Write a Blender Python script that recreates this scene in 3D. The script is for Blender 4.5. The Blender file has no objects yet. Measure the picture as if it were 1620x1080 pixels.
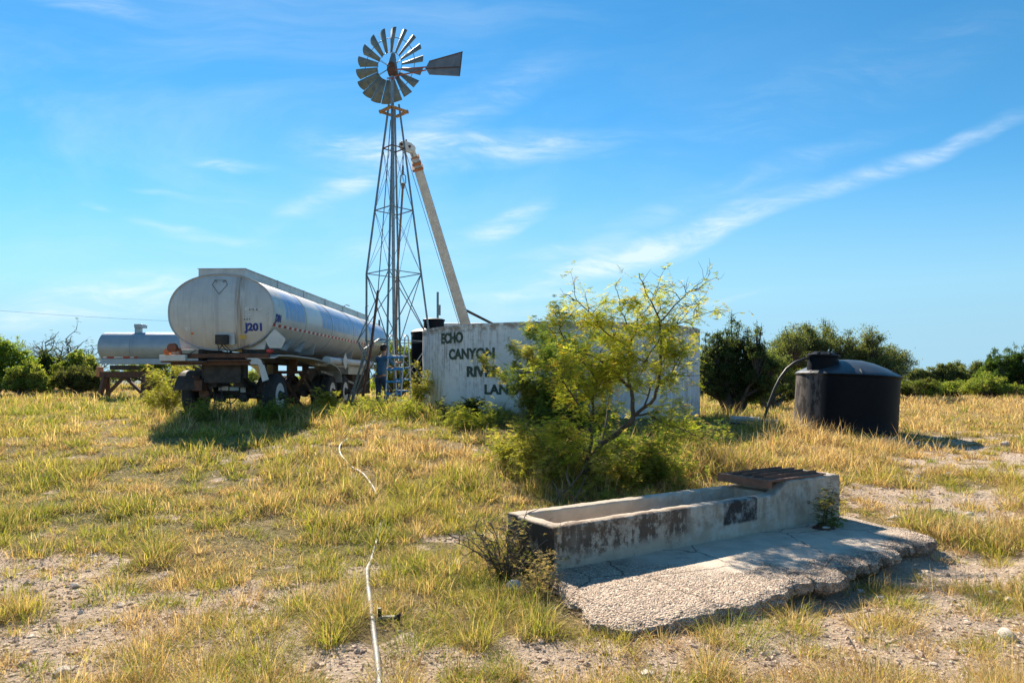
import bpy, bmesh, math, random
import numpy as np
from mathutils import Vector, Matrix
R = math.radians
random.seed(7)
rng = np.random.default_rng(11)
C = bpy.context.scene.collection
scene = bpy.context.scene

# ---------------------------------------------------------------- camera, sky, sun, exposure
E = 1.65                       # eye height above the ground by the trough
F = 1080.0                     # focal length in photograph pixels (1620 wide)
HX, HY = 810.0, 600.0          # vanishing centre / horizon row
cam = bpy.data.cameras.new("Camera"); cam.lens = 24; cam.sensor_width = 36
cam.shift_y = (HY - 540) / 1620; cam.clip_end = 9000; cam.clip_start = 0.05
camo = bpy.data.objects.new("Camera", cam); C.objects.link(camo)
camo.location = (0, 0, E); camo.rotation_euler = (R(90), 0, 0)
scene.camera = camo

SUN_AZ = R(-21.3)              # measured from +Y, positive to the right
SUN_EL = R(37)
sdir = Vector((math.sin(SUN_AZ) * math.cos(SUN_EL), math.cos(SUN_AZ) * math.cos(SUN_EL), math.sin(SUN_EL)))
sun = bpy.data.lights.new("Sun", 'SUN'); sun.energy = 5.0; sun.angle = R(0.55); sun.color = (1.0, 0.88, 0.72)
suno = bpy.data.objects.new("Sun", sun); C.objects.link(suno)
suno.rotation_euler = (-sdir).to_track_quat('-Z', 'Y').to_euler()

scene.view_settings.view_transform = 'Standard'
scene.view_settings.look = 'None'
scene.view_settings.gamma = 1.0
scene.view_settings.exposure = 1.2
scene.cycles.max_bounces = 8
scene.cycles.transparent_max_bounces = 4
scene.cycles.sample_clamp_indirect = 6.0

world = bpy.data.worlds.new("World"); scene.world = world; world.use_nodes = True
wt = world.node_tree; wt.nodes.clear()
class NT:
    """tiny node helper"""
    def __init__(s, tree): s.t = tree
    def n(s, typ, **kw):
        nd = s.t.nodes.new(typ)
        for k, v in kw.items(): setattr(nd, k, v)
        return nd
    def link(s, a, b): s.t.links.new(a, b)
    def put(s, sock, v):
        if isinstance(v, bpy.types.NodeSocket): s.link(v, sock)
        elif v is not None: sock.default_value = v
    def m(s, op, a, b=None, c=None, clamp=False):
        nd = s.n('ShaderNodeMath', operation=op); nd.use_clamp = clamp
        s.put(nd.inputs[0], a)
        if b is not None: s.put(nd.inputs[1], b)
        if c is not None: s.put(nd.inputs[2], c)
        return nd.outputs[0]
    def mix(s, f, a, b, blend='MIX'):
        nd = s.n('ShaderNodeMix', data_type='RGBA', blend_type=blend)
        s.put(nd.inputs[0], f)
        for sock, v in ((nd.inputs[6], a), (nd.inputs[7], b)):
            if isinstance(v, (tuple, list)) and len(v) == 3: v = (*v, 1)
            s.put(sock, v)
        return nd.outputs[2]
    def noise(s, vec, scale, detail=4, rough=0.55, dist=0.0):
        nd = s.n('ShaderNodeTexNoise'); s.put(nd.inputs['Vector'], vec)
        nd.inputs['Scale'].default_value = scale; nd.inputs['Detail'].default_value = detail
        nd.inputs['Roughness'].default_value = rough; nd.inputs['Distortion'].default_value = dist
        return nd.outputs['Fac']
    def ss(s, v, a, b):        # smoothstep
        nd = s.n('ShaderNodeMapRange', interpolation_type='SMOOTHSTEP'); s.put(nd.inputs[0], v)
        nd.inputs[1].default_value = a; nd.inputs[2].default_value = b
        return nd.outputs[0]
    def mapping(s, vec, scale=(1, 1, 1), rot=(0, 0, 0), loc=(0, 0, 0)):
        nd = s.n('ShaderNodeMapping'); s.put(nd.inputs['Vector'], vec)
        nd.inputs['Scale'].default_value = scale; nd.inputs['Rotation'].default_value = rot
        nd.inputs['Location'].default_value = loc
        return nd.outputs[0]
N = NT(wt)
sky = N.n('ShaderNodeTexSky', sky_type='NISHITA', sun_disc=False, sun_elevation=SUN_EL, sun_rotation=SUN_AZ,
          altitude=300, air_density=1.0, dust_density=0.0, ozone_density=4.5)
hsv = N.n('ShaderNodeHueSaturation'); hsv.inputs['Saturation'].default_value = 1.18; hsv.inputs['Hue'].default_value = 0.497
hsv.inputs['Value'].default_value = 1.0
cyan = N.mix(1.0, sky.outputs[0], (.86, 1.02, .98), 'MULTIPLY'); N.link(cyan, hsv.inputs['Color'])
tc = N.n('ShaderNodeTexCoord')
mxz = N.n('ShaderNodeVectorMath', operation='MAXIMUM'); N.link(tc.outputs['Generated'], mxz.inputs[0]); mxz.inputs[1].default_value = (-2, -2, .12)
nrz = N.n('ShaderNodeVectorMath', operation='NORMALIZE'); N.link(mxz.outputs[0], nrz.inputs[0]); N.link(nrz.outputs[0], sky.inputs[0])
sep = N.n('ShaderNodeSeparateXYZ'); N.link(tc.outputs['Generated'], sep.inputs[0])
ysafe = N.m('MAXIMUM', N.m('ABSOLUTE', sep.outputs[1]), 0.05)
u = N.m('DIVIDE', sep.outputs[0], ysafe); v = N.m('DIVIDE', sep.outputs[2], ysafe)
cmb = N.n('ShaderNodeCombineXYZ'); N.link(u, cmb.inputs[0]); N.link(v, cmb.inputs[1])
uv = cmb.outputs[0]
# a little warp shared by every wisp
wn = N.n('ShaderNodeTexNoise'); N.link(uv, wn.inputs['Vector']); wn.inputs['Scale'].default_value = 3.2; wn.inputs['Detail'].default_value = 3
wsub = N.n('ShaderNodeVectorMath', operation='SUBTRACT'); N.link(wn.outputs['Color'], wsub.inputs[0]); wsub.inputs[1].default_value = (.5, .5, .5)
wsc = N.n('ShaderNodeVectorMath', operation='SCALE'); N.link(wsub.outputs[0], wsc.inputs[0]); wsc.inputs[3].default_value = 0.09
wadd = N.n('ShaderNodeVectorMath', operation='ADD'); N.link(uv, wadd.inputs[0]); N.link(wsc.outputs[0], wadd.inputs[1])
uvw = wadd.outputs[0]
wisps = [  # centre (photo px), angle deg, half length, half width, strength : long high cirrus streaks
    (1010, 398, 17, 230, 17, 1.0), (1385, 272, 20, 300, 14, .6), (1130, 345, 20, 120, 12, .5),
    (1080, 330, 20, 330, 20, .20), (960, 408, 12, 120, 12, .5), (760, 245, 4, 210, 26, .8), (590, 240, -3, 120, 24, .75), (700, 200, 30, 190, 34, .4),
    (800, 352, 18, 70, 18, .8), (830, 465, 0, 130, 9, .8), (900, 395, 5, 90, 9, .55), (560, 305, 22, 130, 16, .6),
    (366, 262, -8, 60, 9, .5), (150, 10, -12, 70, 18, .45), (265, 352, -6, 60, 6, .42), (150, 325, -15, 25, 5, .3),
    (190, 470, 8, 190, 34, .8), (60, 500, 5, 130, 20, .5), (390, 375, -6, 120, 8, .25), (300, 308, -6, 80, 5, .25),
    (1300, 150, 20, 420, 60, .05), (620, 400, 5, 160, 25, .25), (720, 495, 0, 200, 16, .35), (1130, 470, 12, 70, 5, .3)]
tot = None; main = None
for i, (cx, cy, an, hl, hw, st) in enumerate(wisps):
    a = R(an); cu, cv = (cx - HX) / F, (HY - cy) / F
    mp = N.n('ShaderNodeMapping', vector_type='TEXTURE'); N.link(uvw, mp.inputs['Vector'])
    mp.inputs['Location'].default_value = (cu, cv, 0); mp.inputs['Rotation'].default_value = (0, 0, a)
    mp.inputs['Scale'].default_value = (hl / F, hw / F, 1)
    ln = N.n('ShaderNodeVectorMath', operation='LENGTH'); N.link(mp.outputs[0], ln.inputs[0])
    env = N.m('MULTIPLY', N.ss(ln.outputs['Value'], 1.5, 0.0), st)
    tot = env if tot is None else N.m('ADD', tot, env)
    if i < 3: main = env if main is None else N.m('ADD', main, env)
fib = N.noise(N.mapping(uvw, scale=(5, 26, 1), rot=(0, 0, R(-14))), 1.6, 8, .66, .5)
fib2 = N.noise(N.mapping(uvw, scale=(3, 9, 1), rot=(0, 0, R(-20))), 1.7, 6, .6, 1.0)
fm = N.m('MULTIPLY', N.ss(fib, .28, .86), N.ss(fib2, .25, .62))
cl = N.m('MULTIPLY', N.m('POWER', tot, .8), N.m('ADD', N.m('MULTIPLY', fm, 1.5), .12), clamp=True)
cl = N.m('ADD', cl, N.m('MULTIPLY', N.m('MULTIPLY', N.m('POWER', main, 1.1), .32), N.m('ADD', .10, N.ss(N.noise(N.mapping(uvw, scale=(4, 22, 1), rot=(0, 0, R(-19))), 3.0, 10, .74, 1.2), .40, .68))), clamp=True)
veil = N.m('MULTIPLY', N.ss(N.noise(N.mapping(uvw, scale=(1.2, 4, 1), rot=(0, 0, R(-14))), 1.3, 7, .62, .6), .38, .8), .34)
cl = N.m('ADD', cl, N.m('MULTIPLY', veil, N.ss(u, .65, -.3)), clamp=True)
cl = N.m('MULTIPLY', cl, N.ss(v, -.02, .03))
hzn = N.mix(N.m('MULTIPLY', N.ss(v, .36, .0), .80), hsv.outputs[0], (2.9, 4.35, 5.2))
bg_col = N.mix(N.m('MULTIPLY', cl, .72), hzn, (6.0, 6.8, 7.5, 1))
bg = N.n('ShaderNodeBackground'); bg.inputs['Strength'].default_value = 0.068
N.link(bg_col, bg.inputs['Color'])
wo = N.n('ShaderNodeOutputWorld'); N.link(bg.outputs[0], wo.inputs['Surface'])

# ---------------------------------------------------------------- numeric helpers
def hash2(ix, iy, seed):
    h = (ix.astype(np.int64) * 374761393 + iy.astype(np.int64) * 668265263 + seed * 1274126177) & 0xffffffff
    h = ((h ^ (h >> 13)) * 1274126177) & 0xffffffff
    return ((h ^ (h >> 16)) & 0xffffff) / float(0xffffff)
def vnoise(x, y, seed=0):
    x = np.asarray(x, float); y = np.asarray(y, float)
    ix = np.floor(x); iy = np.floor(y); fx = x - ix; fy = y - iy
    fx = fx * fx * (3 - 2 * fx); fy = fy * fy * (3 - 2 * fy)
    a = hash2(ix, iy, seed); b = hash2(ix + 1, iy, seed); c = hash2(ix, iy + 1, seed); d = hash2(ix + 1, iy + 1, seed)
    return a + (b - a) * fx + (c - a) * fy + (a - b - c + d) * fx * fy
def fbm(x, y, seed=0, oct=4):
    s = 0; amp = .5; t = 0
    for o in range(oct):
        s = s + amp * vnoise(np.asarray(x) * 2 ** o, np.asarray(y) * 2 ** o, seed + o * 17); t += amp; amp *= .5
    return s / t
def sstep(v, a, b):
    t = np.clip((v - a) / (b - a), 0, 1); return t * t * (3 - 2 * t)
cols = [(-18, [(4, 0), (6, .03), (8, .2), (11.4, .52), (16, .74), (30, .78), (38, 1.12), (60, 1.15)]),
        (-6, [(4.5, 0), (7, .07), (9, .27), (11.4, .54), (16, .77), (21, .80), (30, .78), (38, 1.0), (60, 1.05)]),
        (1, [(6.5, 0), (8, .10), (9.5, .25), (12, .55), (15, .84), (22, .86), (35, .85), (60, .9)]),
        (8, [(7, 0), (10, .14), (13, .28), (16, .42), (25, .5), (40, .55), (60, .6)]),
        (26, [(6, 0), (10, .12), (16, .35), (25, .45), (40, .52), (60, .55)])]
def slab_st(x, y):
    th = math.radians(56.9); rx, ry = x - .33, y - 5.45
    return rx * math.sin(th) + ry * math.cos(th), -rx * math.cos(th) + ry * math.sin(th)
def ground(x, y):
    x = np.asarray(x, float); y = np.asarray(y, float)
    x, y = np.broadcast_arrays(x, y)
    gs = [np.interp(y, [p[0] for p in c], [p[1] for p in c]) for _, c in cols]
    cx = [c[0] for c in cols]
    out = np.zeros_like(x)
    for i in range(len(cols) - 1):
        a, b = cx[i], cx[i + 1]
        m = (x >= a) & (x < b); t = sstep(x, a, b)
        out = np.where(m, gs[i] * (1 - t) + gs[i + 1] * t, out)
    out = np.where(x < cx[0], gs[0], out); out = np.where(x >= cx[-1], gs[-1], out)
    d = np.hypot(x, y)
    out = out + (fbm(x * .55, y * .55, 3, 3) - .5) * .10 * sstep(d, 2, 7) + (fbm(x * 3, y * 3, 5, 3) - .5) * .035
    ss_, tt_ = slab_st(x, y)          # the soil has washed out from under the broken edge of the apron
    out = out - .085 * sstep(ss_, .6, 1.6) * sstep(ss_, 5.0, 4.0) * np.exp(-((tt_ + 1.38) / .36) ** 2)
    far = np.maximum(d - 70, 0)
    out = out - 26 * (1 - np.exp(-far / 260.0))
    return out
def G0(x, y): return float(ground(x, y))
def P(px, py, z):                # pixel -> point on the level z (placing things where the photograph shows them on the ground)
    Y = (E - z) * F / (py - HY); return Vector(((px - HX) / F * Y, Y, z))
def D(px, py, Y): return Vector(((px - HX) / F * Y, Y, E + (HY - py) / F * Y))
def GP(px, py):
    Y = 3.0
    while Y < 90:
        X = (px - HX) / F * Y
        if E - (py - HY) / F * Y <= G0(X, Y): return Vector((X, Y, G0(X, Y)))
        Y += .04 + Y * .002
    return Vector(((px - HX) / F * 90, 90, G0((px - HX) / F * 90, 90)))
def gz(px, Y):                   # point on the ground at a given column and depth
    X = (px - HX) / F * Y; return Vector((X, Y, G0(X, Y)))

# ---------------------------------------------------------------- object helpers
def npmesh(name, verts, faces, mat, parent=None, col=None, smooth=False, loc=None):
    verts = np.asarray(verts, np.float32); faces = np.asarray(faces, np.int32)
    me = bpy.data.meshes.new(name)
    me.vertices.add(len(verts)); me.vertices.foreach_set('co', verts.ravel())
    k = faces.shape[1]; nf = len(faces)
    me.loops.add(nf * k); me.loops.foreach_set('vertex_index', faces.ravel())
    me.polygons.add(nf); me.polygons.foreach_set('loop_start', np.arange(nf, dtype=np.int32) * k)
    try: me.polygons.foreach_set('loop_total', np.full(nf, k, np.int32))
    except Exception: pass
    me.polygons.foreach_set('use_smooth', np.full(nf, smooth))
    if col is not None:
        ca = me.color_attributes.new('col', 'FLOAT_COLOR', 'POINT')
        c4 = np.ones((len(verts), 4), np.float32); c4[:, :3] = col; ca.data.foreach_set('color', c4.ravel())
    me.update(calc_edges=True)
    me.materials.append(mat)
    o = bpy.data.objects.new(name, me); C.objects.link(o)
    if parent is not None: o.parent = parent
    if loc is not None: o.location = loc
    return o
def tag(o, label=None, cat=None, group=None, kind=None):
    if label: o['label'] = label
    if cat: o['category'] = cat
    if group: o['group'] = group
    if kind: o['kind'] = kind
    return o
def thing(name, label, cat, loc=(0, 0, 0), rz=0, group=None):
    o = bpy.data.objects.new(name, None); C.objects.link(o); o.empty_display_size = .2
    o.location = loc; o.rotation_euler = (0, 0, rz)
    return tag(o, label, cat, group)
class MB:
    def __init__(s): s.v = []; s.f = []; s.mi = []; s.sm = []; s.cur = 0; s.smooth = False
    def add(s, vs, fs):
        b = len(s.v); s.v += [tuple(p) for p in vs]
        for f in fs: s.f.append([i + b for i in f]); s.mi.append(s.cur); s.sm.append(s.smooth)
        return s
    def box(s, lo, hi, M=None):
        x0, y0, z0 = lo; x1, y1, z1 = hi
        vs = [Vector(p) for p in ((x0, y0, z0), (x1, y0, z0), (x1, y1, z0), (x0, y1, z0), (x0, y0, z1), (x1, y0, z1), (x1, y1, z1), (x0, y1, z1))]
        if M is not None: vs = [M @ p for p in vs]
        return s.add(vs, [(0, 3, 2, 1), (4, 5, 6, 7), (0, 1, 5, 4), (1, 2, 6, 5), (2, 3, 7, 6), (3, 0, 4, 7)])
    def bar(s, a, b, w, h=None, up=(0, 0, 1), w2=None, h2=None):
        h = w if h is None else h; w2 = w if w2 is None else w2; h2 = h if h2 is None else h2
        a = Vector(a); b = Vector(b); d = (b - a).normalized(); up = Vector(up)
        if abs(d.dot(up)) > .98: up = Vector((0, 1, 0))
        x = d.cross(up).normalized(); z = x.cross(d).normalized()
        vs = []
        for p, ww, hh in ((a, w, h), (b, w2, h2)):
            vs += [p - x * ww / 2 - z * hh / 2, p + x * ww / 2 - z * hh / 2, p + x * ww / 2 + z * hh / 2, p - x * ww / 2 + z * hh / 2]
        return s.add(vs, [(0, 1, 2, 3), (7, 6, 5, 4), (0, 4, 5, 1), (1, 5, 6, 2), (2, 6, 7, 3), (3, 7, 4, 0)])
    def tube(s, pts, rad, n=8, cap=True):
        pts = [Vector(p) for p in pts]
        if not hasattr(rad, '__len__'): rad = [rad] * len(pts)
        vs = []; ref = None
        for i, p in enumerate(pts):
            d = (pts[min(i + 1, len(pts) - 1)] - pts[max(i - 1, 0)]).normalized()
            if ref is None: ref = Vector((0, 0, 1)) if abs(d.z) < .9 else Vector((1, 0, 0))
            x = d.cross(ref); x = x.normalized() if x.length > 1e-5 else d.orthogonal().normalized()
            y = x.cross(d).normalized(); ref = y
            for k in range(n):
                a = 2 * math.pi * k / n; vs.append(p + (x * math.cos(a) + y * math.sin(a)) * rad[i])
        fs = []
        for i in range(len(pts) - 1):
            for k in range(n): fs.append((i * n + k, i * n + (k + 1) % n, (i + 1) * n + (k + 1) % n, (i + 1) * n + k))
        if cap: fs += [tuple(range(n))[::-1], tuple(range((len(pts) - 1) * n, len(pts) * n))]
        sm = s.smooth; s.smooth = n > 5; s.add(vs, fs); s.smooth = sm
        return s
    def lathe(s, prof, org=(0, 0, 0), axis='Z', n=32, sx=1, sy=1, power=2.0):
        vs = []; fs = []
        for (r, h) in prof:
            for k in range(n):
                a = 2 * math.pi * k / n; ca, sa = math.cos(a), math.sin(a)
                if power != 2.0:
                    q = (abs(ca) ** power + abs(sa) ** power) ** (-1 / power); ca *= q; sa *= q
                p = (ca * r * sx, sa * r * sy, h)
                if axis == 'Y': p = (p[0], h, p[1])
                if axis == 'X': p = (h, p[0], p[1])
                vs.append(Vector(p) + Vector(org))
        for i in range(len(prof) - 1):
            for k in range(n): fs.append((i * n + k, i * n + (k + 1) % n, (i + 1) * n + (k + 1) % n, (i + 1) * n + k))
        if prof[0][0] > 1e-4: fs.append(tuple(range(n))[::-1])
        if prof[-1][0] > 1e-4: fs.append(tuple(range((len(prof) - 1) * n, len(prof) * n)))
        sm = s.smooth; s.smooth = True; s.add(vs, fs); s.smooth = sm
        return s
    def poly(s, pts, th):        # flat polygon given thickness along th (vector)
        pts = [Vector(p) for p in pts]; th = Vector(th); n = len(pts)
        vs = [p - th / 2 for p in pts] + [p + th / 2 for p in pts]
        return s.add(vs, [tuple(range(n))[::-1], tuple(range(n, 2 * n))] + [(i, (i + 1) % n, n + (i + 1) % n, n + i) for i in range(n)])
    def build(s, name, mats, parent=None, bevel=0, loc=None, label=None):
        if not isinstance(mats, (list, tuple)): mats = [mats]
        me = bpy.data.meshes.new(name)
        me.from_pydata([tuple(p) for p in s.v], [], s.f)
        for m in mats: me.materials.append(m)
        me.polygons.foreach_set('material_index', s.mi); me.polygons.foreach_set('use_smooth', s.sm)
        bm = bmesh.new(); bm.from_mesh(me)
        bmesh.ops.remove_doubles(bm, verts=bm.verts, dist=1e-5)
        bmesh.ops.recalc_face_normals(bm, faces=bm.faces); bm.to_mesh(me); bm.free()
        if any(s.sm):
            try: me.set_sharp_from_angle(angle=R(38))
            except Exception: pass
        o = bpy.data.objects.new(name, me); C.objects.link(o)
        if parent is not None: o.parent = parent
        if loc is not None: o.location = loc
        if bevel:
            b = o.modifiers.new('bevel', 'BEVEL'); b.width = bevel; b.segments = 2; b.limit_method = 'ANGLE'; b.angle_limit = R(40)
        if label: o['label'] = label
        return o
def text2d(s, size, bold=.02, xs=1.0, align='LEFT'):
    cu = bpy.data.curves.new('txt', 'FONT'); cu.body = s; cu.size = size; cu.offset = bold * size; cu.extrude = .004
    cu.align_x = align; cu.resolution_u = 3
    o = bpy.data.objects.new('txt', cu); C.objects.link(o)
    bpy.context.view_layer.update()
    me = bpy.data.meshes.new_from_object(o.evaluated_get(bpy.context.evaluated_depsgraph_get()))
    vs = [(v.co.x * xs, v.co.y, v.co.z) for v in me.vertices]; fs = [tuple(p.vertices) for p in me.polygons]
    bpy.data.objects.remove(o); bpy.data.curves.remove(cu); bpy.data.meshes.remove(me)
    return vs, fs

# ---------------------------------------------------------------- materials
def new_mat(name):
    m = bpy.data.materials.new(name); m.use_nodes = True; t = m.node_tree; t.nodes.clear()
    n = NT(t); out = n.n('ShaderNodeOutputMaterial'); b = n.n('ShaderNodeBsdfPrincipled')
    n.link(b.outputs[0], out.inputs['Surface']); return m, n, b, out
def bump(n, b, h, strength=.3, dist=.02):
    nd = n.n('ShaderNodeBump'); nd.inputs['Strength'].default_value = strength; nd.inputs['Distance'].default_value = dist
    n.link(h, nd.inputs['Height']); n.link(nd.outputs[0], b.inputs['Normal'])
def weathered(name, base, alt, rough=.6, metal=0, scale=4, stain=None, stain_amt=.5, streak=None, streak_amt=.5, bumps=.15, bdist=.01, spec=.5, rust=None, rust_amt=.5):
    m, n, b, out = new_mat(name)
    tc = n.n('ShaderNodeTexCoord').outputs['Object']
    c = n.mix(n.ss(n.noise(tc, scale, 6, .6), .35, .65), base, alt)
    if stain is not None:
        c = n.mix(n.m('MULTIPLY', n.ss(n.noise(tc, scale * 1.7, 8, .68, .3), 1 - stain_amt * .62, 1 - stain_amt * .62 + .16), .85), c, stain)
    if streak is not None:
        sv = n.mapping(tc, scale=(7, 7, .35))
        f = n.m('MULTIPLY', n.ss(n.noise(sv, 1.6, 6, .7), .75 - streak_amt * .3, .95 - streak_amt * .3), n.ss(n.noise(tc, 1.1, 3), .35, .6))
        c = n.mix(f, c, streak)
    if rust is not None:
        f = n.ss(n.noise(tc, scale * 3.1, 10, .7, .4), .78 - rust_amt * .3, .84 - rust_amt * .3)
        c = n.mix(f, c, rust)
        n.link(n.m('MULTIPLY', n.m('SUBTRACT', 1.0, f), metal), b.inputs['Metallic'])
    else: b.inputs['Metallic'].default_value = metal
    n.link(c, b.inputs['Base Color'])
    r = n.m('ADD', n.m('MULTIPLY', n.noise(tc, scale * 6, 5), .3), rough - .15, clamp=True)
    n.link(r, b.inputs['Roughness']); b.inputs['Specular IOR Level'].default_value = spec
    if bumps: bump(n, b, n.noise(tc, scale * 9, 8, .65), bumps, bdist)
    return m
def plain(name, col, rough=.6, metal=0):
    m, n, b, out = new_mat(name)
    tc = n.n('ShaderNodeTexCoord').outputs['Object']
    k = n.noise(tc, 9, 5, .6)
    n.link(n.mix(n.ss(k, .3, .75), tuple(x * .8 for x in col), tuple(min(1, x * 1.12) for x in col)), b.inputs['Base Color'])
    b.inputs['Roughness'].default_value = rough; b.inputs['Metallic'].default_value = metal
    return m
def foliage(name, trans=.45, rough=.55, spec=.25, tint=(1.45, 1.45, .6)):
    m = bpy.data.materials.new(name); m.use_nodes = True; t = m.node_tree; t.nodes.clear(); n = NT(t)
    out = n.n('ShaderNodeOutputMaterial'); b = n.n('ShaderNodeBsdfPrincipled'); tr = n.n('ShaderNodeBsdfTranslucent'); mx = n.n('ShaderNodeMixShader')
    at = n.n('ShaderNodeAttribute', attribute_name='col')
    n.link(at.outputs['Color'], b.inputs['Base Color'])
    tcol = n.mix(1.0, at.outputs['Color'], tint, 'MULTIPLY')
    n.link(tcol, tr.inputs['Color']); b.inputs['Roughness'].default_value = rough; b.inputs['Specular IOR Level'].default_value = spec
    mx.inputs[0].default_value = trans
    n.link(b.outputs[0], mx.inputs[1]); n.link(tr.outputs[0], mx.inputs[2]); n.link(mx.outputs[0], out.inputs['Surface'])
    return m
LEAF = foliage('leaf', .5, .7, .1); GRASS = foliage('grass_blade', .42, .7, .1, (1.3, 1.25, .8))
BARK = weathered('bark', (.055, .042, .032), (.11, .085, .065), .85, 0, 6, bumps=.6, bdist=.02)
BARKD = weathered('dead_bark', (.09, .07, .06), (.17, .14, .12), .85, 0, 9, bumps=.5)
def hx(r, g, b):                # sRGB 0-255 -> linear
    f = lambda c: (c / 255) / 12.92 if c / 255 <= .04045 else ((c / 255 + .055) / 1.055) ** 2.4
    return (f(r), f(g), f(b))

M_alu = None
def tanker_metal():
    m, n, b, out = new_mat('tanker_shell')
    tc = n.n('ShaderNodeTexCoord').outputs['Object']
    sp = n.n('ShaderNodeSeparateXYZ'); n.link(tc, sp.inputs[0])
    x, y, z = sp.outputs
    c = n.mix(n.ss(n.noise(tc, 2.2, 6, .6), .3, .7), (.60, .58, .54), (.50, .49, .47))
    # faded blue panels painted along the flank (where the photo shows them)
    def band(a0, a1):
        return n.m('MULTIPLY', n.ss(y, a0 - .03, a0 + .05), n.ss(y, a1 + .05, a1 - .03))
    bl = n.m('ADD', n.m('ADD', band(.75, 2.1), band(3.6, 8.4)), band(9.0, 11.6), clamp=True)
    bl = n.m('MULTIPLY', bl, n.m('MULTIPLY', n.ss(z, 2.25, 2.36), n.ss(z, 3.08, 2.9)))
    bl = n.m('MULTIPLY', bl, n.ss(x, .5, .7))
    wear = n.ss(n.noise(n.mapping(tc, scale=(1, 3, .6)), 2.6, 8, .7), .72, .42)
    c = n.mix(n.m('MULTIPLY', bl, n.m('MULTIPLY', wear, .85)), c, (.13, .33, .62))
    lt = n.m('MULTIPLY', band(2.3, 3.5), n.m('MULTIPLY', n.ss(z, 2.3, 2.4), n.ss(z, 3.0, 2.9)))
    c = n.mix(n.m('MULTIPLY', lt, .55), c, (.72, .74, .74))
    st = n.m('MULTIPLY', n.ss(n.noise(n.mapping(tc, scale=(6, 2.2, .5)), 2.2, 8, .7), .5, .78), .55)
    c = n.mix(st, c, (.27, .23, .19))
    # brown run-off down the rear head
    s1 = n.m('MULTIPLY', n.ss(x, .33, .40), n.ss(x, .66, .50)); s1 = n.m('MULTIPLY', s1, n.ss(y, .05, -.01))
    s1 = n.m('MULTIPLY', s1, n.ss(n.noise(n.mapping(tc, scale=(14, 1, 1.0)), 1.3, 5), .3, .65))
    c = n.mix(n.m('MULTIPLY', s1, .8), c, (.26, .17, .10))
    s2 = n.m('MULTIPLY', n.ss(x, -.10, -.06), n.ss(x, .02, -.02)); s2 = n.m('MULTIPLY', s2, n.m('MULTIPLY', n.ss(y, .05, -.01), n.ss(z, 2.95, 2.7)))
    c = n.mix(n.m('MULTIPLY', s2, .35), c, (.30, .28, .30))
    n.link(c, b.inputs['Base Color']); b.inputs['Metallic'].default_value = .45
    n.link(n.m('ADD', .34, n.m('MULTIPLY', n.noise(tc, 5, 6), .28)), b.inputs['Roughness'])
    bump(n, b, n.noise(tc, 3.5, 3, .5), .12, .04)
    return m
MT = tanker_metal()
ALU = weathered('dull_aluminium', (.52, .52, .50), (.42, .42, .41), .42, .5, 3, stain=(.24, .20, .17), stain_amt=.5)
WHITEP = weathered('chalky_white_paint', (.70, .69, .66), (.60, .60, .57), .6, 0, 5, rust=(.22, .10, .05), rust_amt=.35)
CRANEW = weathered('crane_paint', (.50, .50, .47), (.40, .40, .385), .55, 0, 4, stain=(.25, .22, .19), stain_amt=.55, rust=(.25, .10, .045), rust_amt=.42)
GREYM = weathered('grey_steel_tank', (.36, .42, .46), (.30, .36, .41), .4, .25, 3, stain=(.22, .21, .2), stain_amt=.45)
RUST = weathered('rusty_steel', (.15, .065, .035), (.075, .04, .028), .8, 0, 7, stain=(.26, .12, .06), stain_amt=.5, bumps=.4)
RUSTB = weathered('bright_rust', (.42, .16, .06), (.30, .11, .05), .8, 0, 12, bumps=.4)
DARKM = weathered('greasy_black_steel', (.028, .024, .022), (.06, .048, .04), .75, 0, 8, rust=(.13, .06, .035), rust_amt=.45)
GALV = weathered('galvanised_steel', (.30, .34, .35), (.22, .25, .27), .45, .7, 10, rust=(.20, .10, .055), rust_amt=.35)
GALVD = weathered('dark_galvanised', (.21, .255, .265), (.15, .185, .195), .5, .55, 10, rust=(.19, .09, .05), rust_amt=.42)
BLADE = weathered('blade_steel', (.20, .235, .225), (.14, .175, .17), .62, .2, 5, stain=(.13, .12, .09), stain_amt=.5, rust=(.20, .13, .07), rust_amt=.38)
TYRE = weathered('tyre_rubber', (.022, .022, .024), (.04, .038, .036), .85, 0, 8, stain=(.16, .13, .10), stain_amt=.35, bumps=.3)
BLACKP = weathered('black_polyethylene', (.004, .005, .008), (.006, .008, .012), .5, 0, 3, streak=(.03, .027, .025), streak_amt=.2, bumps=.04, spec=.12)
DOMEP = weathered('sky_sheen_black_polyethylene', (.03, .04, .052), (.05, .06, .07), .38, 0, 2, bumps=.04, spec=.5)  # same black plastic, with the dome's sky sheen painted in as paler blue
def grimy():
    m, n, b, out = new_mat('grimy_black_polyethylene'); tc = n.n('ShaderNodeTexCoord').outputs['Object']; sp = n.n('ShaderNodeSeparateXYZ'); n.link(tc, sp.inputs[0])
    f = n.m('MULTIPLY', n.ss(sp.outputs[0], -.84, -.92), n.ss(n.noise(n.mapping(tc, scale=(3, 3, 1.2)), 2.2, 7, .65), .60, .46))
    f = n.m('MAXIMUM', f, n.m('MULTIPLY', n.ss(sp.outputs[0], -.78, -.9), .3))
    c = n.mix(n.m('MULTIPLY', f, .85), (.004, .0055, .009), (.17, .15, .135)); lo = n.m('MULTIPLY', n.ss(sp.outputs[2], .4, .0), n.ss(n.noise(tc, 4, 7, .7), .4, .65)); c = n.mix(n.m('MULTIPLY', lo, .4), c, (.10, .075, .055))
    n.link(c, b.inputs['Base Color']); b.inputs['Roughness'].default_value = .55; b.inputs['Specular IOR Level'].default_value = .12; bump(n, b, n.noise(tc, 6, 5), .05, .02); return m
GRIMY = grimy()
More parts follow.
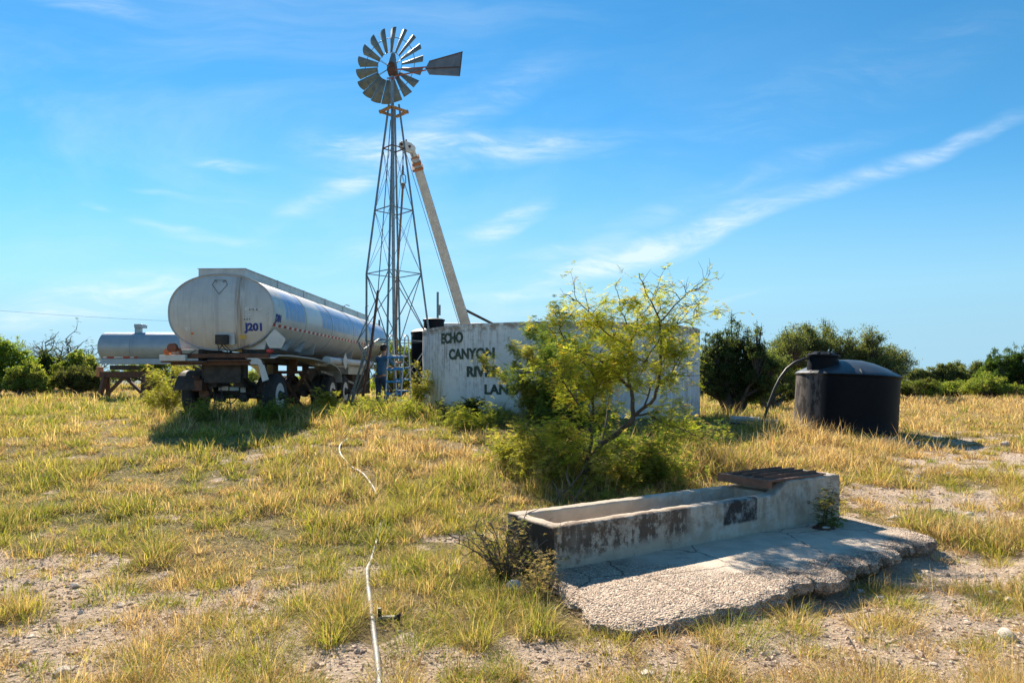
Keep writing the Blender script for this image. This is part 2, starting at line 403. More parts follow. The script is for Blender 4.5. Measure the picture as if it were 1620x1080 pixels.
ORANGE = plain('amber_lens', (.75, .17, .03), .3); REDL = plain('red_lens', (.55, .03, .02), .3)
REDT = plain('red_tape', (.50, .03, .03), .4); WHT = plain('white_tape', (.75, .75, .75), .4)
BLUEP = plain('blue_plastic_step', (.01, .24, .58), .45); NAVY = plain('navy_lettering', (.012, .04, .24), .5)
LETG = weathered('dark_green_lettering', (.04, .07, .05), (.085, .11, .085), .8, 0, 8, stain=(.34, .36, .34), stain_amt=.5)
YEL = plain('yellow_sticker', (.65, .42, .10), .5); LABELW = weathered('white_label', (.70, .70, .68), (.5, .5, .5), .5, 0, 20)
WOODB = weathered('weathered_brown_wood', (.30, .15, .06), (.40, .23, .09), .8, 0, 8, bumps=.4)
PVC = weathered('dusty_grey_hose', (.27, .26, .24), (.18, .17, .16), .6, 0, 9, stain=(.16, .13, .10), stain_amt=.5)
BLACKR = plain('black_rubber', (.018, .018, .02), .5)

def painted_tank():
    m, n, b, out = new_mat('whitewashed_tank_wall')
    tc = n.n('ShaderNodeTexCoord').outputs['Object']
    sp = n.n('ShaderNodeSeparateXYZ'); n.link(tc, sp.inputs[0]); z = sp.outputs[2]
    c = n.mix(n.ss(n.noise(tc, 1.5, 6), .3, .7), (.80, .81, .80), (.68, .70, .71))
    fine = n.noise(n.mapping(tc, scale=(9, 9, .5)), 1.5, 8, .72)
    patch = n.noise(tc, .55, 4, .5)
    patch = n.m('MAXIMUM', patch, n.m('MULTIPLY', n.ss(sp.outputs[0], -2.3, -3.1), .62)); f = n.m('MULTIPLY', n.ss(n.m('ADD', n.m('MULTIPLY', fine, .6), n.m('MULTIPLY', n.noise(tc, 7, 9, .75), .4)), .46, .62), n.ss(patch, .40, .58))
    c = n.mix(n.m('MULTIPLY', f, .85), c, (.28, .26, .25)); c = n.mix(n.m('MULTIPLY', n.ss(n.noise(tc, 2.8, 9, .75), .52, .68), .45), c, (.42, .42, .42))
    f2 = n.m('MULTIPLY', n.ss(n.noise(n.mapping(tc, scale=(16, 16, .7)), 1.2, 8, .75), .60, .74), .35)
    c = n.mix(f2, c, (.36, .34, .31))
    low = n.m('MULTIPLY', n.ss(z, .55, .05), n.ss(n.noise(tc, 3.5, 8, .7), .35, .6))
    c = n.mix(n.m('MULTIPLY', low, .7), c, (.33, .28, .22))
    top = n.m('MULTIPLY', n.ss(z, 1.93, 2.0), n.ss(n.noise(tc, 6, 8, .7), .4, .55))
    c = n.mix(n.m('MULTIPLY', top, .7), c, (.26, .17, .10))
    n.link(c, b.inputs['Base Color']); b.inputs['Roughness'].default_value = .75
    bump(n, b, n.m('ADD', n.noise(tc, 14, 8, .7), n.m('MULTIPLY', n.noise(n.mapping(tc, scale=(1, 1, 2.5)), 1.2, 4), .6)), .3, .02)
    return m
MTANK = painted_tank()

def concrete(name, slab=False):
    m, n, b, out = new_mat(name)
    tc = n.n('ShaderNodeTexCoord').outputs['Object']
    sp = n.n('ShaderNodeSeparateXYZ'); n.link(tc, sp.inputs[0]); x, y, z = sp.outputs
    c = n.mix(n.ss(n.noise(tc, 4, 8, .65), .3, .7), (.41, .34, .265), (.51, .435, .35))
    if slab:
        vo = n.n('ShaderNodeTexVoronoi'); wv = n.n('ShaderNodeTexNoise'); n.link(tc, wv.inputs['Vector']); wv.inputs['Scale'].default_value = 9; wa_ = n.n('ShaderNodeVectorMath', operation='MULTIPLY_ADD'); n.link(wv.outputs['Color'], wa_.inputs[0]); wa_.inputs[1].default_value = (.08, .08, .08); n.link(tc, wa_.inputs[2]); n.link(wa_.outputs[0], vo.inputs['Vector']); vo.inputs['Scale'].default_value = 66
        hs = n.n('ShaderNodeSeparateColor'); n.link(vo.outputs['Color'], hs.inputs[0])
        at = n.n('ShaderNodeAttribute', attribute_name='col'); ra = n.n('ShaderNodeSeparateColor'); n.link(at.outputs['Color'], ra.inputs[0])
        peb = n.mix(hs.outputs[0], (.30, .215, .155), (.80, .64, .50)); peb = n.mix(n.ss(vo.outputs['Distance'], .42, .75), peb, (.26, .19, .14))
        smooth = n.m('MULTIPLY', n.ss(n.m('ADD', ra.outputs[0], n.m('MULTIPLY', n.m('SUBTRACT', n.noise(tc, 3, 6, .7), .5), 1.1)), .75, .45), n.m('MULTIPLY', n.ss(n.m('ADD', x, n.m('MULTIPLY', y, .5)), .5, 1.0), n.ss(x, 3.9, 3.3)))
        c = n.mix(n.m('ADD', .45, n.m('MULTIPLY', ra.outputs[0], .4)), c, peb); c = n.mix(n.m('MULTIPLY', n.ss(n.noise(tc, 1.7, 6, .6), .45, .65), .25), c, (.52, .43, .34))
        c = n.mix(n.m('MULTIPLY', smooth, .85), c, n.mix(n.ss(n.noise(tc, 5, 6), .35, .65), (.62, .53, .43), (.50, .42, .335)))
        d = n.m('MULTIPLY', n.ss(n.noise(tc, 2.3, 9, .75), .54, .70), .5)
        c = n.mix(d, c, (.13, .105, .085))
        ed = n.m('MULTIPLY', n.m('MULTIPLY', n.ss(ra.outputs[0], .6, 1.0), n.ss(x, 1.0, 2.0)), n.ss(n.noise(tc, 7, 9, .75), .44, .60)); c = n.mix(n.m('MULTIPLY', ed, .75), c, (.12, .10, .085))
        ck = n.n('ShaderNodeTexVoronoi', feature='DISTANCE_TO_EDGE'); n.link(wa_.outputs[0], ck.inputs['Vector']); ck.inputs['Scale'].default_value = 1.1; crk = n.m('MULTIPLY', n.ss(ck.outputs['Distance'], .012, .003), .7); c = n.mix(crk, c, (.07, .055, .045))
        h = n.m('ADD', n.m('MULTIPLY', n.m('SUBTRACT', 1, vo.outputs['Distance']), n.m('SUBTRACT', 1.15, smooth)), n.m('MULTIPLY', n.noise(tc, 70, 6, .7), .5))
        bump(n, b, h, .9, .016)
    else:
        runs = n.noise(n.mapping(tc, scale=(5, 5, .9)), 1.7, 9, .72, .3)
        zz = n.ss(z, .0, .42)
        grp = n.noise(n.mapping(tc, scale=(1, 1, .6)), 1.5, 3, .5)
        f = n.m('MULTIPLY', n.ss(n.m('ADD', runs, n.m('MULTIPLY', n.m('SUBTRACT', n.noise(tc, 13, 8, .75), .5), .9)), .42, .56), n.ss(grp, .30, .46)); f = n.m('MULTIPLY', f, n.m('ADD', .35, n.m('MULTIPLY', n.ss(x, 1.6, 1.45), .65)))
        side = n.ss(y, .10, .02)                               # road-side face carries the black lichen
        f = n.m('MULTIPLY', f, n.m('MULTIPLY', side, n.ss(n.m('ADD', z, n.m('MULTIPLY', n.noise(tc, 4, 4), .12)), .12, .22)))
        c = n.mix(n.m('MULTIPLY', f, .9), c, (.075, .055, .045))
        # the tarred repair patch
        pt = n.m('MULTIPLY', n.m('MULTIPLY', n.ss(x, 2.02, 2.05), n.ss(x, 2.55, 2.52)), n.m('MULTIPLY', n.ss(z, .11, .14), side))
        pt = n.m('MULTIPLY', pt, n.ss(n.noise(tc, 14, 9, .75), .68, .56))
        c = n.mix(pt, c, (.055, .045, .042))
        le = n.m('MULTIPLY', n.ss(x, .03, .0), n.ss(n.noise(tc, 5, 9, .7), .72, .52))
        c = n.mix(n.m('MULTIPLY', le, .95), c, (.03, .025, .022))
        lt = n.m('MULTIPLY', n.ss(x, 1.5, 1.6), n.ss(n.noise(tc, 6, 8, .7), .45, .62))
        c = n.mix(n.m('MULTIPLY', lt, .5), c, (.62, .60, .56))
        br = n.m('MULTIPLY', n.m('MULTIPLY', side, n.ss(x, 1.62, 1.5)), n.ss(n.m('ADD', n.noise(tc, 6.5, 12, .85), n.m('MULTIPLY', z, .30)), .52, .66)); c = n.mix(n.m('MULTIPLY', br, .8), c, (.16, .10, .065))
        bump(n, b, n.noise(tc, 45, 10, .75), .5, .015)
    n.link(c, b.inputs['Base Color']); b.inputs['Roughness'].default_value = .9; b.inputs['Specular IOR Level'].default_value = .25
    return m
CONC = concrete('trough_concrete'); SLABM = concrete('slab_concrete', True)

# ---------------------------------------------------------------- ground cover fields (where grass thins out, where it is tall or dry)
def gs(x, y, c, r, ry=None):
    ry = r if ry is None else ry
    return np.exp(-((x - c[0]) ** 2 / r ** 2 + (y - c[1]) ** 2 / ry ** 2))
BARE = [((90, 1000), 1.0, .7, .9), ((420, 935), .75, .45, .9), ((330, 880), .5, .3, .5), ((180, 905), .7, .35, .7), ((520, 1060), .4, .4, .5), ((680, 960), .5, .35, .6), ((320, 1040), .8, .4, .7),
        ((840, 1050), .7, .35, .5), ((560, 900), .5, .3, .5), ((1480, 1010), 1.3, .8, .55), ((1560, 800), 1.6, .8, .9), ((1500, 900), .8, .6, .9), ((1540, 730), 1.8, 1.2, .75), ((1380, 960), .8, .3, .9),
        ((1200, 1000), .6, .25, .6), ((1500, 690), 2.5, 1.2, .5), ((1600, 1000), .7, .5, .6), ((20, 900), .6, .4, .8), ((470, 830), .8, .4, .35), ((400, 720), 1.1, .6, .5), ((1330, 1060), .6, .3, .6), ((700, 1040), .5, .3, .4), ((1000, 1040), .5, .2, .5)]
BARE = [(GP(*p), a, b, k) for p, a, b, k in BARE]
def bare(x, y):
    s = 0
    for c, a, b, k in BARE: s = s + k * gs(x, y, c, a, b)
    n = fbm(x * 1.3, y * 1.3, 21, 4)
    d = np.hypot(x, y)
    n2 = fbm(x * 4.5, y * 4.5, 22, 3)
    s = s + .13 * sstep(y, 6.6, 4.8) + .12 * sstep(x / np.maximum(y, .1), .38, .6) * sstep(y, 20, 12)
    return np.clip(sstep(s * 1.18 + (n - .5) * 1.5 + (n2 - .5) * 1.5, .34, .74), 0, 1)
GREEN = [((640, 650), 2.4, 2.0, 1.3), ((200, 645), 4.5, 3.5, 1.0), ((360, 690), 1.6, 1.4, .6), ((60, 820), 1.6, 1.2, .6), ((750, 660), 2.0, 1.2, .8), ((700, 860), .8, .8, .5), ((480, 850), .8, .7, .4), ((250, 760), 2, 1.5, .4), ((430, 660), 2.6, 1.2, .5), ((1120, 960), .8, .25, .8), ((1150, 650), 1.3, 1.5, .9), ((850, 760), 1.2, 1.2, .5), ((1450, 830), .6, .5, .4), ((520, 900), .5, .4, .5)]
GREEN = [(GP(*p), a, b, k) for p, a, b, k in GREEN]
STRAW = [((660, 715), 1.5, 1.3, .8), ((1260, 680), 1.6, 1.3, 1.0), ((1500, 640), 9, 8, .9), ((60, 620), 8, 4, .9), ((1470, 1020), .22, .25, .6), ((560, 700), 1, 1, .5), ((1200, 700), 1.4, .9, .8), ((1000, 730), 1.5, .6, .6), ((1560, 700), 3, 2, .5), ((20, 1000), .8, .6, .5), ((1350, 720), 1.5, 1, .6), ((150, 690), 3, 2, .35), ((350, 800), 2, 1, .25)]
STRAW = [(GP(*p), a, b, k) for p, a, b, k in STRAW]
TALL = [((1290, 690), 1.1, .9, 1.2), ((1230, 690), 1.0, .9, 1.0), ((330, 668), .9, .7, 1.3), ((420, 670), 1.1, .7, 1.3), ((600, 660), 1.5, 1.0, .8), ((1190, 670), 1.1, .8, .8), ((1120, 645), 1.1, 1.0, .8), ((1475, 1020), .20, .25, .8), ((640, 640), 1.5, 1.2, .5), ((980, 740), 1.6, .7, 1.1), ((900, 770), .9, .5, .8), ((1080, 740), .9, .5, 1.0), ((760, 655), 2, 1, .45), ((270, 640), 1.0, 1.2, .5), ((640, 720), .9, .7, .3), ((420, 655), 2.0, 1.0, .4), ((1570, 640), 8, 6, .4), ((1240, 715), .9, .3, .45), ((60, 640), 6, 6, .3), ((860, 800), .7, .3, .35)]
TALL = [(GP(*p), a, b, k) for p, a, b, k in TALL]
def fsum(L, x, y):
    s = 0
    for c, a, b, k in L: s = s + k * gs(x, y, c, a, b)
    return s

# trough frame
T0 = Vector((.33, 5.45, .12)); TH = R(56.9); td = Vector((math.sin(TH), math.cos(TH), 0)); tn = Vector((-math.cos(TH), math.sin(TH), 0))
TRZ = math.atan2(td.y, td.x)
OUT = [(-.04, .10), (-.10, -.2), (-.20, -.46), (-.27, -.70), (-.35, -.92), (-.36, -1.06), (-.28, -1.17), (-.03, -1.24), (.22, -1.27), (.47, -1.29), (.72, -1.32), (.98, -1.30), (1.49, -1.22), (1.62, -1.34), (1.80, -1.35), (1.97, -1.27), (2.20, -1.22), (2.39, -1.26), (2.50, -1.24), (2.65, -1.14), (2.88, -1.22), (3.0, -1.16), (3.19, -1.08), (3.51, -1.15), (3.72, -1.12), (3.91, -1.0), (3.98, -.76), (4.08, -.44), (4.20, -.05), (4.22, .15)]
def slab_inside(x, y, grow=0.0):
    rx, ry = x - T0.x, y - T0.y; s = rx * td.x + ry * td.y; t = rx * tn.x + ry * tn.y
    o = OUT[4:27]; tm = np.interp(s, [p[0] for p in o], [p[1] for p in o])
    lo = np.interp(-t, [-.2, .2, .46, .7, 1.0], [-.05, -.10, -.2, -.27, -.36]); hi = np.interp(-t, [-.15, .05, .44, .76, 1.0, 1.12], [4.22, 4.2, 4.08, 3.98, 3.9, 3.7])
    return (s > lo - grow) & (s < hi + grow) & (t > tm - grow) & (t < .68 + grow) & ((s < 3.97 + grow) | (t < .15 + grow))

# ---------------------------------------------------------------- ground sheet
def build_ground():
    n = 430; a = 8.3; t = np.linspace(-1, 1, n)
    xs = 3500 * np.sinh(t * a) / np.sinh(a) + 0; ys = 3500 * np.sinh(t * a) / np.sinh(a) + 7
    X, Y = np.meshgrid(xs, ys); Z = ground(X, Y)
    V = np.stack([X, Y, Z], -1).reshape(-1, 3)
    i = np.arange(n * n).reshape(n, n)
    Fc = np.stack([i[:-1, :-1], i[:-1, 1:], i[1:, 1:], i[1:, :-1]], -1).reshape(-1, 4)
    b = bare(V[:, 0], V[:, 1]) ; st = np.clip(fsum(STRAW, V[:, 0], V[:, 1]), 0, 1); gr = np.clip(fsum(GREEN, V[:, 0], V[:, 1]), 0, 1)
    col = np.stack([b, st, gr], -1)
    m, nn, bs, out = new_mat('ranch_soil')
    tc = nn.n('ShaderNodeTexCoord').outputs['Object']
    at = nn.n('ShaderNodeAttribute', attribute_name='col'); sc = nn.n('ShaderNodeSeparateColor'); nn.link(at.outputs['Color'], sc.inputs[0])
    f1 = nn.noise(tc, 3.5, 10, .7); f2 = nn.noise(tc, 26, 10, .75)
    dirt = nn.mix(nn.ss(f1, .3, .7), (.49, .37, .265), (.62, .50, .39))
    dirt = nn.mix(nn.m('MULTIPLY', nn.ss(f2, .56, .70), .7), dirt, (.70, .62, .53))
    dirt = nn.mix(nn.m('MULTIPLY', nn.ss(f2, .46, .30), .75), dirt, (.22, .145, .095))
    litter = nn.mix(nn.ss(nn.noise(tc, 1.2, 8, .7), .35, .65), (.22, .155, .075), (.17, .145, .055))
    litter = nn.mix(nn.m('MULTIPLY', nn.ss(f2, .5, .62), .6), litter, (.42, .31, .17))
    litter = nn.mix(nn.m('MULTIPLY', sc.outputs[1], .75), litter, (.34, .25, .14))
    litter = nn.mix(nn.m('MULTIPLY', sc.outputs[2], .6), litter, (.13, .16, .04))
    sx_ = nn.n('ShaderNodeSeparateXYZ'); nn.link(tc, sx_.inputs[0]); litter = nn.mix(nn.ss(sx_.outputs[1], 75, 120), litter, (.055, .085, .05))   # brush covered country beyond the clearing
    bb = nn.ss(nn.m('ADD', sc.outputs[0], nn.m('MULTIPLY', nn.m('SUBTRACT', nn.noise(tc, 7, 8, .7), .5), .9)), .25, .6)
    c = nn.mix(bb, litter, dirt)
    nn.link(c, bs.inputs['Base Color']); bs.inputs['Roughness'].default_value = .95; bs.inputs['Specular IOR Level'].default_value = .15
    vo = nn.n('ShaderNodeTexVoronoi'); nn.link(nn.mapping(tc), vo.inputs['Vector']); vo.inputs['Scale'].default_value = 30
    hgt = nn.m('ADD', nn.m('MULTIPLY', f2, 1.2), nn.m('ADD', nn.m('MULTIPLY', f1, 1.2), nn.m('MULTIPLY', nn.m('SUBTRACT', 1, vo.outputs['Distance']), .5)))
    bump(nn, bs, hgt, .9, .05)
    o = npmesh('ground', V, Fc, m, col=col, smooth=True)
    o['kind'] = 'structure'
build_ground()
# distant ridge
def build_hill():
    n = 160; k = 14
    xs = np.linspace(-2600, 3800, n); V = []; 
    for i, x in enumerate(xs):
        top = 14 + 26 * float(fbm(x / 700., 0.3, 77, 4)) + 8 * float(fbm(x / 90., 1.3, 78, 3)) - 20
        for j in range(k):
            tt = j / (k - 1); V.append((x, 2100 + tt * 500, -30 + (top + 30) * math.sin(min(1, tt * 1.15) * math.pi / 2)))
    i = np.arange(n * k).reshape(n, k); Fc = np.stack([i[:-1, :-1], i[1:, :-1], i[1:, 1:], i[:-1, 1:]], -1).reshape(-1, 4)
    m = weathered('wooded_hill', (.045, .09, .075), (.08, .12, .10), .9, 0, .02, bumps=.8, bdist=6)
    o = npmesh('hills', V, Fc, m, smooth=True); o['kind'] = 'structure'
build_hill()

# ---------------------------------------------------------------- grass
def blades(P0, H, W, AZ, L1, L2, col_b, col_t, name, label, cat, mat=GRASS):
    n = len(P0); up = np.array([0, 0, 1.0])
    out = np.stack([np.cos(AZ), np.sin(AZ), np.zeros(n)], -1)
    wa = AZ + np.pi / 2 + rng.normal(0, .7, n); wd = np.stack([np.cos(wa), np.sin(wa), np.zeros(n)], -1) * (W / 2)[:, None]
    mid = P0 + (H * .5)[:, None] * (up * np.cos(L1)[:, None] + out * np.sin(L1)[:, None])
    tip = mid + (H * .5)[:, None] * (up * np.cos(L2)[:, None] + out * np.sin(L2)[:, None])
    V = np.stack([P0 - wd, P0 + wd, mid - wd * .8, mid + wd * .8, tip], 1).reshape(-1, 3)
    b = (np.arange(n) * 5)[:, None]
    Fc = np.concatenate([b + [0, 1, 3], b + [0, 3, 2], b + [2, 3, 4]], 1).reshape(-1, 3)
    cm = (col_b + col_t) / 2
    col = np.stack([col_b, col_b, cm, cm, col_t], 1).reshape(-1, 3)
    o = npmesh(name, V, Fc, mat, col=col)
    tag(o, label, cat, kind='stuff'); return o
FP = []        # footprints kept free of grass (x, y, r)
def scatter(n, zmin, zmax, pxr=(-330, 1950), p=1.0):
    uu = rng.random(n) ** p; Z = zmin * (zmax / zmin) ** uu; px = rng.uniform(*pxr, n)
    return (px - HX) / F * Z, Z
WTC = (1.30, 18.75, 3.72)                       # white tank centre and radius
BT = Vector((7.78, 16.0, 0)); BT.z = G0(BT.x, BT.y)
HO = [GP(602, 1110), GP(594, 1030), GP(582, 930), GP(581, 905)]
def keep_out(x, y):
    hx_ = np.interp(y, [p.y for p in HO], [p.x for p in HO])
    k = ((np.abs(x - hx_) < .05) & (y < HO[-1].y)) | slab_inside(x, y, -.03) | (np.hypot(x - WTC[0], y - WTC[1]) < WTC[2] + .03) | (np.hypot(x - BT.x, y - BT.y) < 1.12)
    return ~k
c_green = np.array([(.19, .23, .035), (.27, .31, .045), (.36, .39, .06), (.13, .17, .035)])
c_olive = np.array([(.45, .42, .08), (.36, .36, .06), (.54, .46, .11), (.30, .28, .06), (.22, .18, .06)])
c_straw = np.array([(.66, .49, .25), (.55, .39, .19), (.72, .58, .34), (.44, .27, .13), (.30, .21, .12)])
def pick(pal, n): return pal[rng.integers(0, len(pal), n)] * rng.uniform(.8, 1.2, (n, 1))
def grow_grass():
    nt = 78000
    tx, ty = scatter(nt, 3.0, 75)
    ba = bare(tx, ty); st = fsum(STRAW, tx, ty); gr = fsum(GREEN, tx, ty); tl = fsum(TALL, tx, ty)
    cover = fbm(tx * .9, ty * .9, 44, 3); clump = sstep(fbm(tx * 3.1, ty * 3.1, 47, 3), .40, .56); nearw = sstep(ty, 16, 7)
    keep = (rng.random(nt) > ba * .96) & keep_out(tx, ty) & (rng.random(nt) < .45 + cover * .9 + tl) & (rng.random(nt) < 1 - nearw * .72 * (1 - clump))
    tx, ty, ba, st, gr, tl = (q[keep] for q in (tx, ty, ba, st, gr, tl)); nt = len(tx)
    nz = fbm(tx * .8, ty * .8, 91, 3); nz2 = fbm(tx * 2.5, ty * 2.5, 92, 3)
    right = sstep(tx / ty, .25, .55)
    ps = np.clip(.20 + st * .62 - gr * .50 + right * .34 + (nz - .5) * 1.3, .03, .97)
    pg = np.clip(.32 + gr * .70 - st * .22 - right * .12 + (nz2 - .5) * 1.0, .03, .95) * (1 - ps * .7)
    ttype = rng.random(nt); ty_ = np.where(ttype < ps, 2, np.where(ttype < ps + pg, 0, 1))
    hmul = (.40 + 1.5 * sstep(fbm(tx * 1.5, ty * 1.5, 55, 3), .35, .72)) * (1 + 1.9 * np.clip(tl, 0, 1.3)) * np.where(ty_ == 2, 1.25, 1.0) * rng.lognormal(0, .25, nt)
    hmul *= np.where(ba > .25, .5, 1.0); hmul *= .62 + .6 * clump[keep]; hmul *= 1 - .6 * slab_inside(tx, ty, .30); hmul *= 1 - .7 * gs(tx, ty, (.0, 5.3), .45, .45); hmul = np.minimum(hmul, 3.2 + 1.6 * (ty > 10))
    dist = ty
    nb = np.clip(rng.poisson(np.where(dist < 9, 22, 17), nt), 5, 60); idx = np.repeat(np.arange(nt), nb); n = len(idx)
    rad = (.035 + .055 * rng.random(nt)) * (1 + dist / 14)
    aa = rng.uniform(0, 2 * np.pi, n); rr = rad[idx] * np.sqrt(rng.random(n))
    bx = tx[idx] + np.cos(aa) * rr; by = ty[idx] + np.sin(aa) * rr
    ok = keep_out(bx, by); idx, bx, by, aa, rr = idx[ok], bx[ok], by[ok], aa[ok], rr[ok]; n = len(idx)
    P0 = np.stack([bx, by, ground(bx, by) - .01], -1)
    H = .108 * hmul[idx] * rng.uniform(.45, 1.35, n)
    W = np.maximum(.0024, .00085 * dist[idx]) * rng.uniform(.7, 1.4, n)
    AZ = aa + rng.normal(0, .6, n)
    lean = rng.normal(.35, .4, nt)[idx]
    L1 = np.clip(np.abs(rng.normal(.45, .38, n)) + .4 * lean, 0, 1.5); L2 = np.clip(L1 + np.abs(rng.normal(.55, .45, n)), 0, 2.3)
    tt = ty_[idx]
    cb = np.where((tt == 2)[:, None], pick(c_straw, n), np.where((tt == 0)[:, None], pick(c_green, n), pick(c_olive, n)))
    mixr = rng.random(n); other = pick(c_straw, n)
    cb = np.where(((mixr < .16) & (tt != 2))[:, None], other, cb)
    ct = np.where(((rng.random(n) < .25))[:, None], cb * .4 + pick(c_straw, n) * .6, cb)
    blades(P0, H, W, AZ, L1, L2, cb, ct, 'grass', 'mixed green and straw coloured rough grass over the whole clearing', 'grass')
grow_grass()
def grow_clumps():    # distinct spreading tufts on and around the open soil
    nt = 3400; tx, ty = scatter(nt, 3.3, 20, (-150, 1780)); ba = bare(tx, ty)
    k = keep_out(tx, ty) & ~slab_inside(tx, ty, .05) & (rng.random(nt) < (.52 - .08 * ba) * (.75 + .25 * sstep(ty, 5, 8))); tx, ty = tx[k], ty[k]; nt = len(tx)
    R0 = rng.uniform(.04, .19, nt) * rng.lognormal(0, .25, nt); nb = (R0 * 820 * rng.uniform(.6, 1.3, nt)).astype(int) + 12
    kind = rng.random(nt) + .25 * sstep(tx / ty, .1, .5); idx = np.repeat(np.arange(nt), nb); n = len(idx)
    aa = rng.uniform(0, 2 * np.pi, n); rr = R0[idx] * np.sqrt(rng.random(n)) * .8
    bx = tx[idx] + np.cos(aa) * rr; by = ty[idx] + np.sin(aa) * rr
    P0 = np.stack([bx, by, ground(bx, by) - .01], -1); H = (.045 + .62 * R0[idx]) * rng.uniform(.5, 1.25, n)
    AZ = aa + rng.normal(0, .5, n); L1 = np.clip(.25 + rr / R0[idx] * .7 + rng.normal(0, .2, n), 0, 1.45); L2 = np.clip(L1 + np.abs(rng.normal(.5, .4, n)), 0, 2.2)
    kk = kind[idx]; cb = np.where((kk < .42)[:, None], pick(c_green, n), np.where((kk < .72)[:, None], pick(c_olive, n), pick(c_straw, n)))
    cb = np.where((rng.random(n) < .22)[:, None], pick(c_straw, n), cb)
    blades(P0, H, np.maximum(rng.uniform(.0022, .0045, n), .0007 * by), AZ, L1, L2, cb * .85, cb * 1.1, 'grass_tufts', 'separate low tufts of grass scattered over the bare soil', 'grass')
grow_clumps()
def grow_litter():    # flattened dead stems lying every way between the tufts
    n = 70000; x, y = scatter(n, 3.2, 26, (-150, 1780)); ba = bare(x, y)
    k = keep_out(x, y) & (rng.random(n) < .8 - .55 * ba); x, y = x[k], y[k]; n = len(x)
    P0 = np.stack([x, y, ground(x, y) + rng.uniform(.0, .035, n)], -1); cb = pick(np.concatenate([c_straw, c_straw * .6, c_straw[:3] * 1.1]), n)
    L1 = rng.uniform(1.1, 1.6, n); blades(P0, rng.uniform(.04, .17, n) * (1 + y / 30), np.maximum(.0022, .0007 * y), rng.uniform(0, 6.28, n), L1, L1 + rng.uniform(0, .5, n), cb, cb, 'grass_litter', 'flattened dead straw lying between the grass tufts', 'grass')
grow_litter()
def grow_stems():     # thin seed stalks standing over the grass
    nt = 5200; tx, ty = scatter(nt, 3.2, 60)
    w = fsum(STRAW, tx, ty) * .5 + fsum(TALL, tx, ty) * .75 + .10
    keep = (rng.random(nt) < w) & keep_out(tx, ty) & (bare(tx, ty) < .6); tx, ty = tx[keep], ty[keep]; nt = len(tx)
    tl = np.clip(fsum(TALL, tx, ty), 0, 1.2)
    nb = rng.integers(4, 12, nt); idx = np.repeat(np.arange(nt), nb); n = len(idx)
    bx = tx[idx] + rng.normal(0, .05, n); by = ty[idx] + rng.normal(0, .05, n)
    P0 = np.stack([bx, by, ground(bx, by)], -1); H = np.minimum((.20 + .30 * tl[idx]) * rng.uniform(.6, 1.2, n), .55)
    W = np.maximum(.0028, .0008 * ty[idx]); AZ = rng.normal(.4, 1.4, n)
    L1 = np.abs(rng.normal(.12, .12, n)); L2 = L1 + np.abs(rng.normal(.35, .25, n))
    cb = pick(c_straw, n); blades(P0, H, W, AZ, L1, L2, cb * .9, cb * 1.05, 'seed_stalks', 'thin dry seed stalks standing above the grass', 'grass')
grow_stems()

# ---------------------------------------------------------------- gravel and stones
def stone_mesh(name, mat, pts, sizes, seedn, parent=None, loc=None):
    bm = bmesh.new(); bmesh.ops.create_icosphere(bm, subdivisions=1, radius=1); bv = np.array([v.co[:] for v in bm.verts]); bf = np.array([[v.index for v in f.verts] for f in bm.faces]); bm.free()
    n = len(pts); k = len(bv)
    sc = rng.uniform(.55, 1.25, (n, 1, 3)) * np.array([1, 1, .7]); jit = 1 + rng.normal(0, .14, (n, k, 1))
    az = rng.uniform(0, 6.28, n); ca, sa = np.cos(az)[:, None], np.sin(az)[:, None]
    v = bv[None] * sc * jit * np.asarray(sizes)[:, None, None]
    vx = v[..., 0] * ca - v[..., 1] * sa; vy = v[..., 0] * sa + v[..., 1] * ca
    v = np.stack([vx, vy, v[..., 2]], -1) + np.asarray(pts)[:, None, :]
    f = bf[None] + (np.arange(n) * k)[:, None, None]
    pal = np.array([(.60, .46, .35), (.50, .36, .26), (.70, .58, .46), (.40, .28, .20), (.58, .42, .31)])
    col = np.repeat(pal[rng.integers(0, 5, n)] * rng.uniform(.8, 1.15, (n, 1)), k, 0)
    return npmesh(name, v.reshape(-1, 3), f.reshape(-1, 3), mat, col=col, parent=parent, loc=loc)
def stone_mat():
    m, n, b, out = new_mat('limestone')
    at = n.n('ShaderNodeAttribute', attribute_name='col'); tc = n.n('ShaderNodeTexCoord').outputs['Object']
    n.link(n.mix(n.m('MULTIPLY', n.ss(n.noise(tc, 30, 8, .7), .45, .65), .6), at.outputs['Color'], (.24, .19, .15)), b.inputs['Base Color'])
    b.inputs['Roughness'].default_value = .9; bump(n, b, n.noise(tc, 60, 8, .7), .5, .01); return m
STONE = stone_mat()
def gravel():
    x, y = scatter(90000, 3.1, 24, (-200, 1820)); b = bare(x, y)
    k = (rng.random(len(x)) < b * .8 + .05) & keep_out(x, y); x, y = x[k], y[k]
    s = (.0035 + .011 * rng.random(len(x)) ** 5) * (1 + y / 12) * rng.lognormal(0, .3, len(x)); s = np.minimum(s, .03)
    o = stone_mesh('gravel', STONE, np.stack([x, y, ground(x, y) + s * .12], -1), s, 3)
    tag(o, 'small pale limestone gravel strewn over the bare pinkish soil', 'gravel', kind='stuff')
gravel()
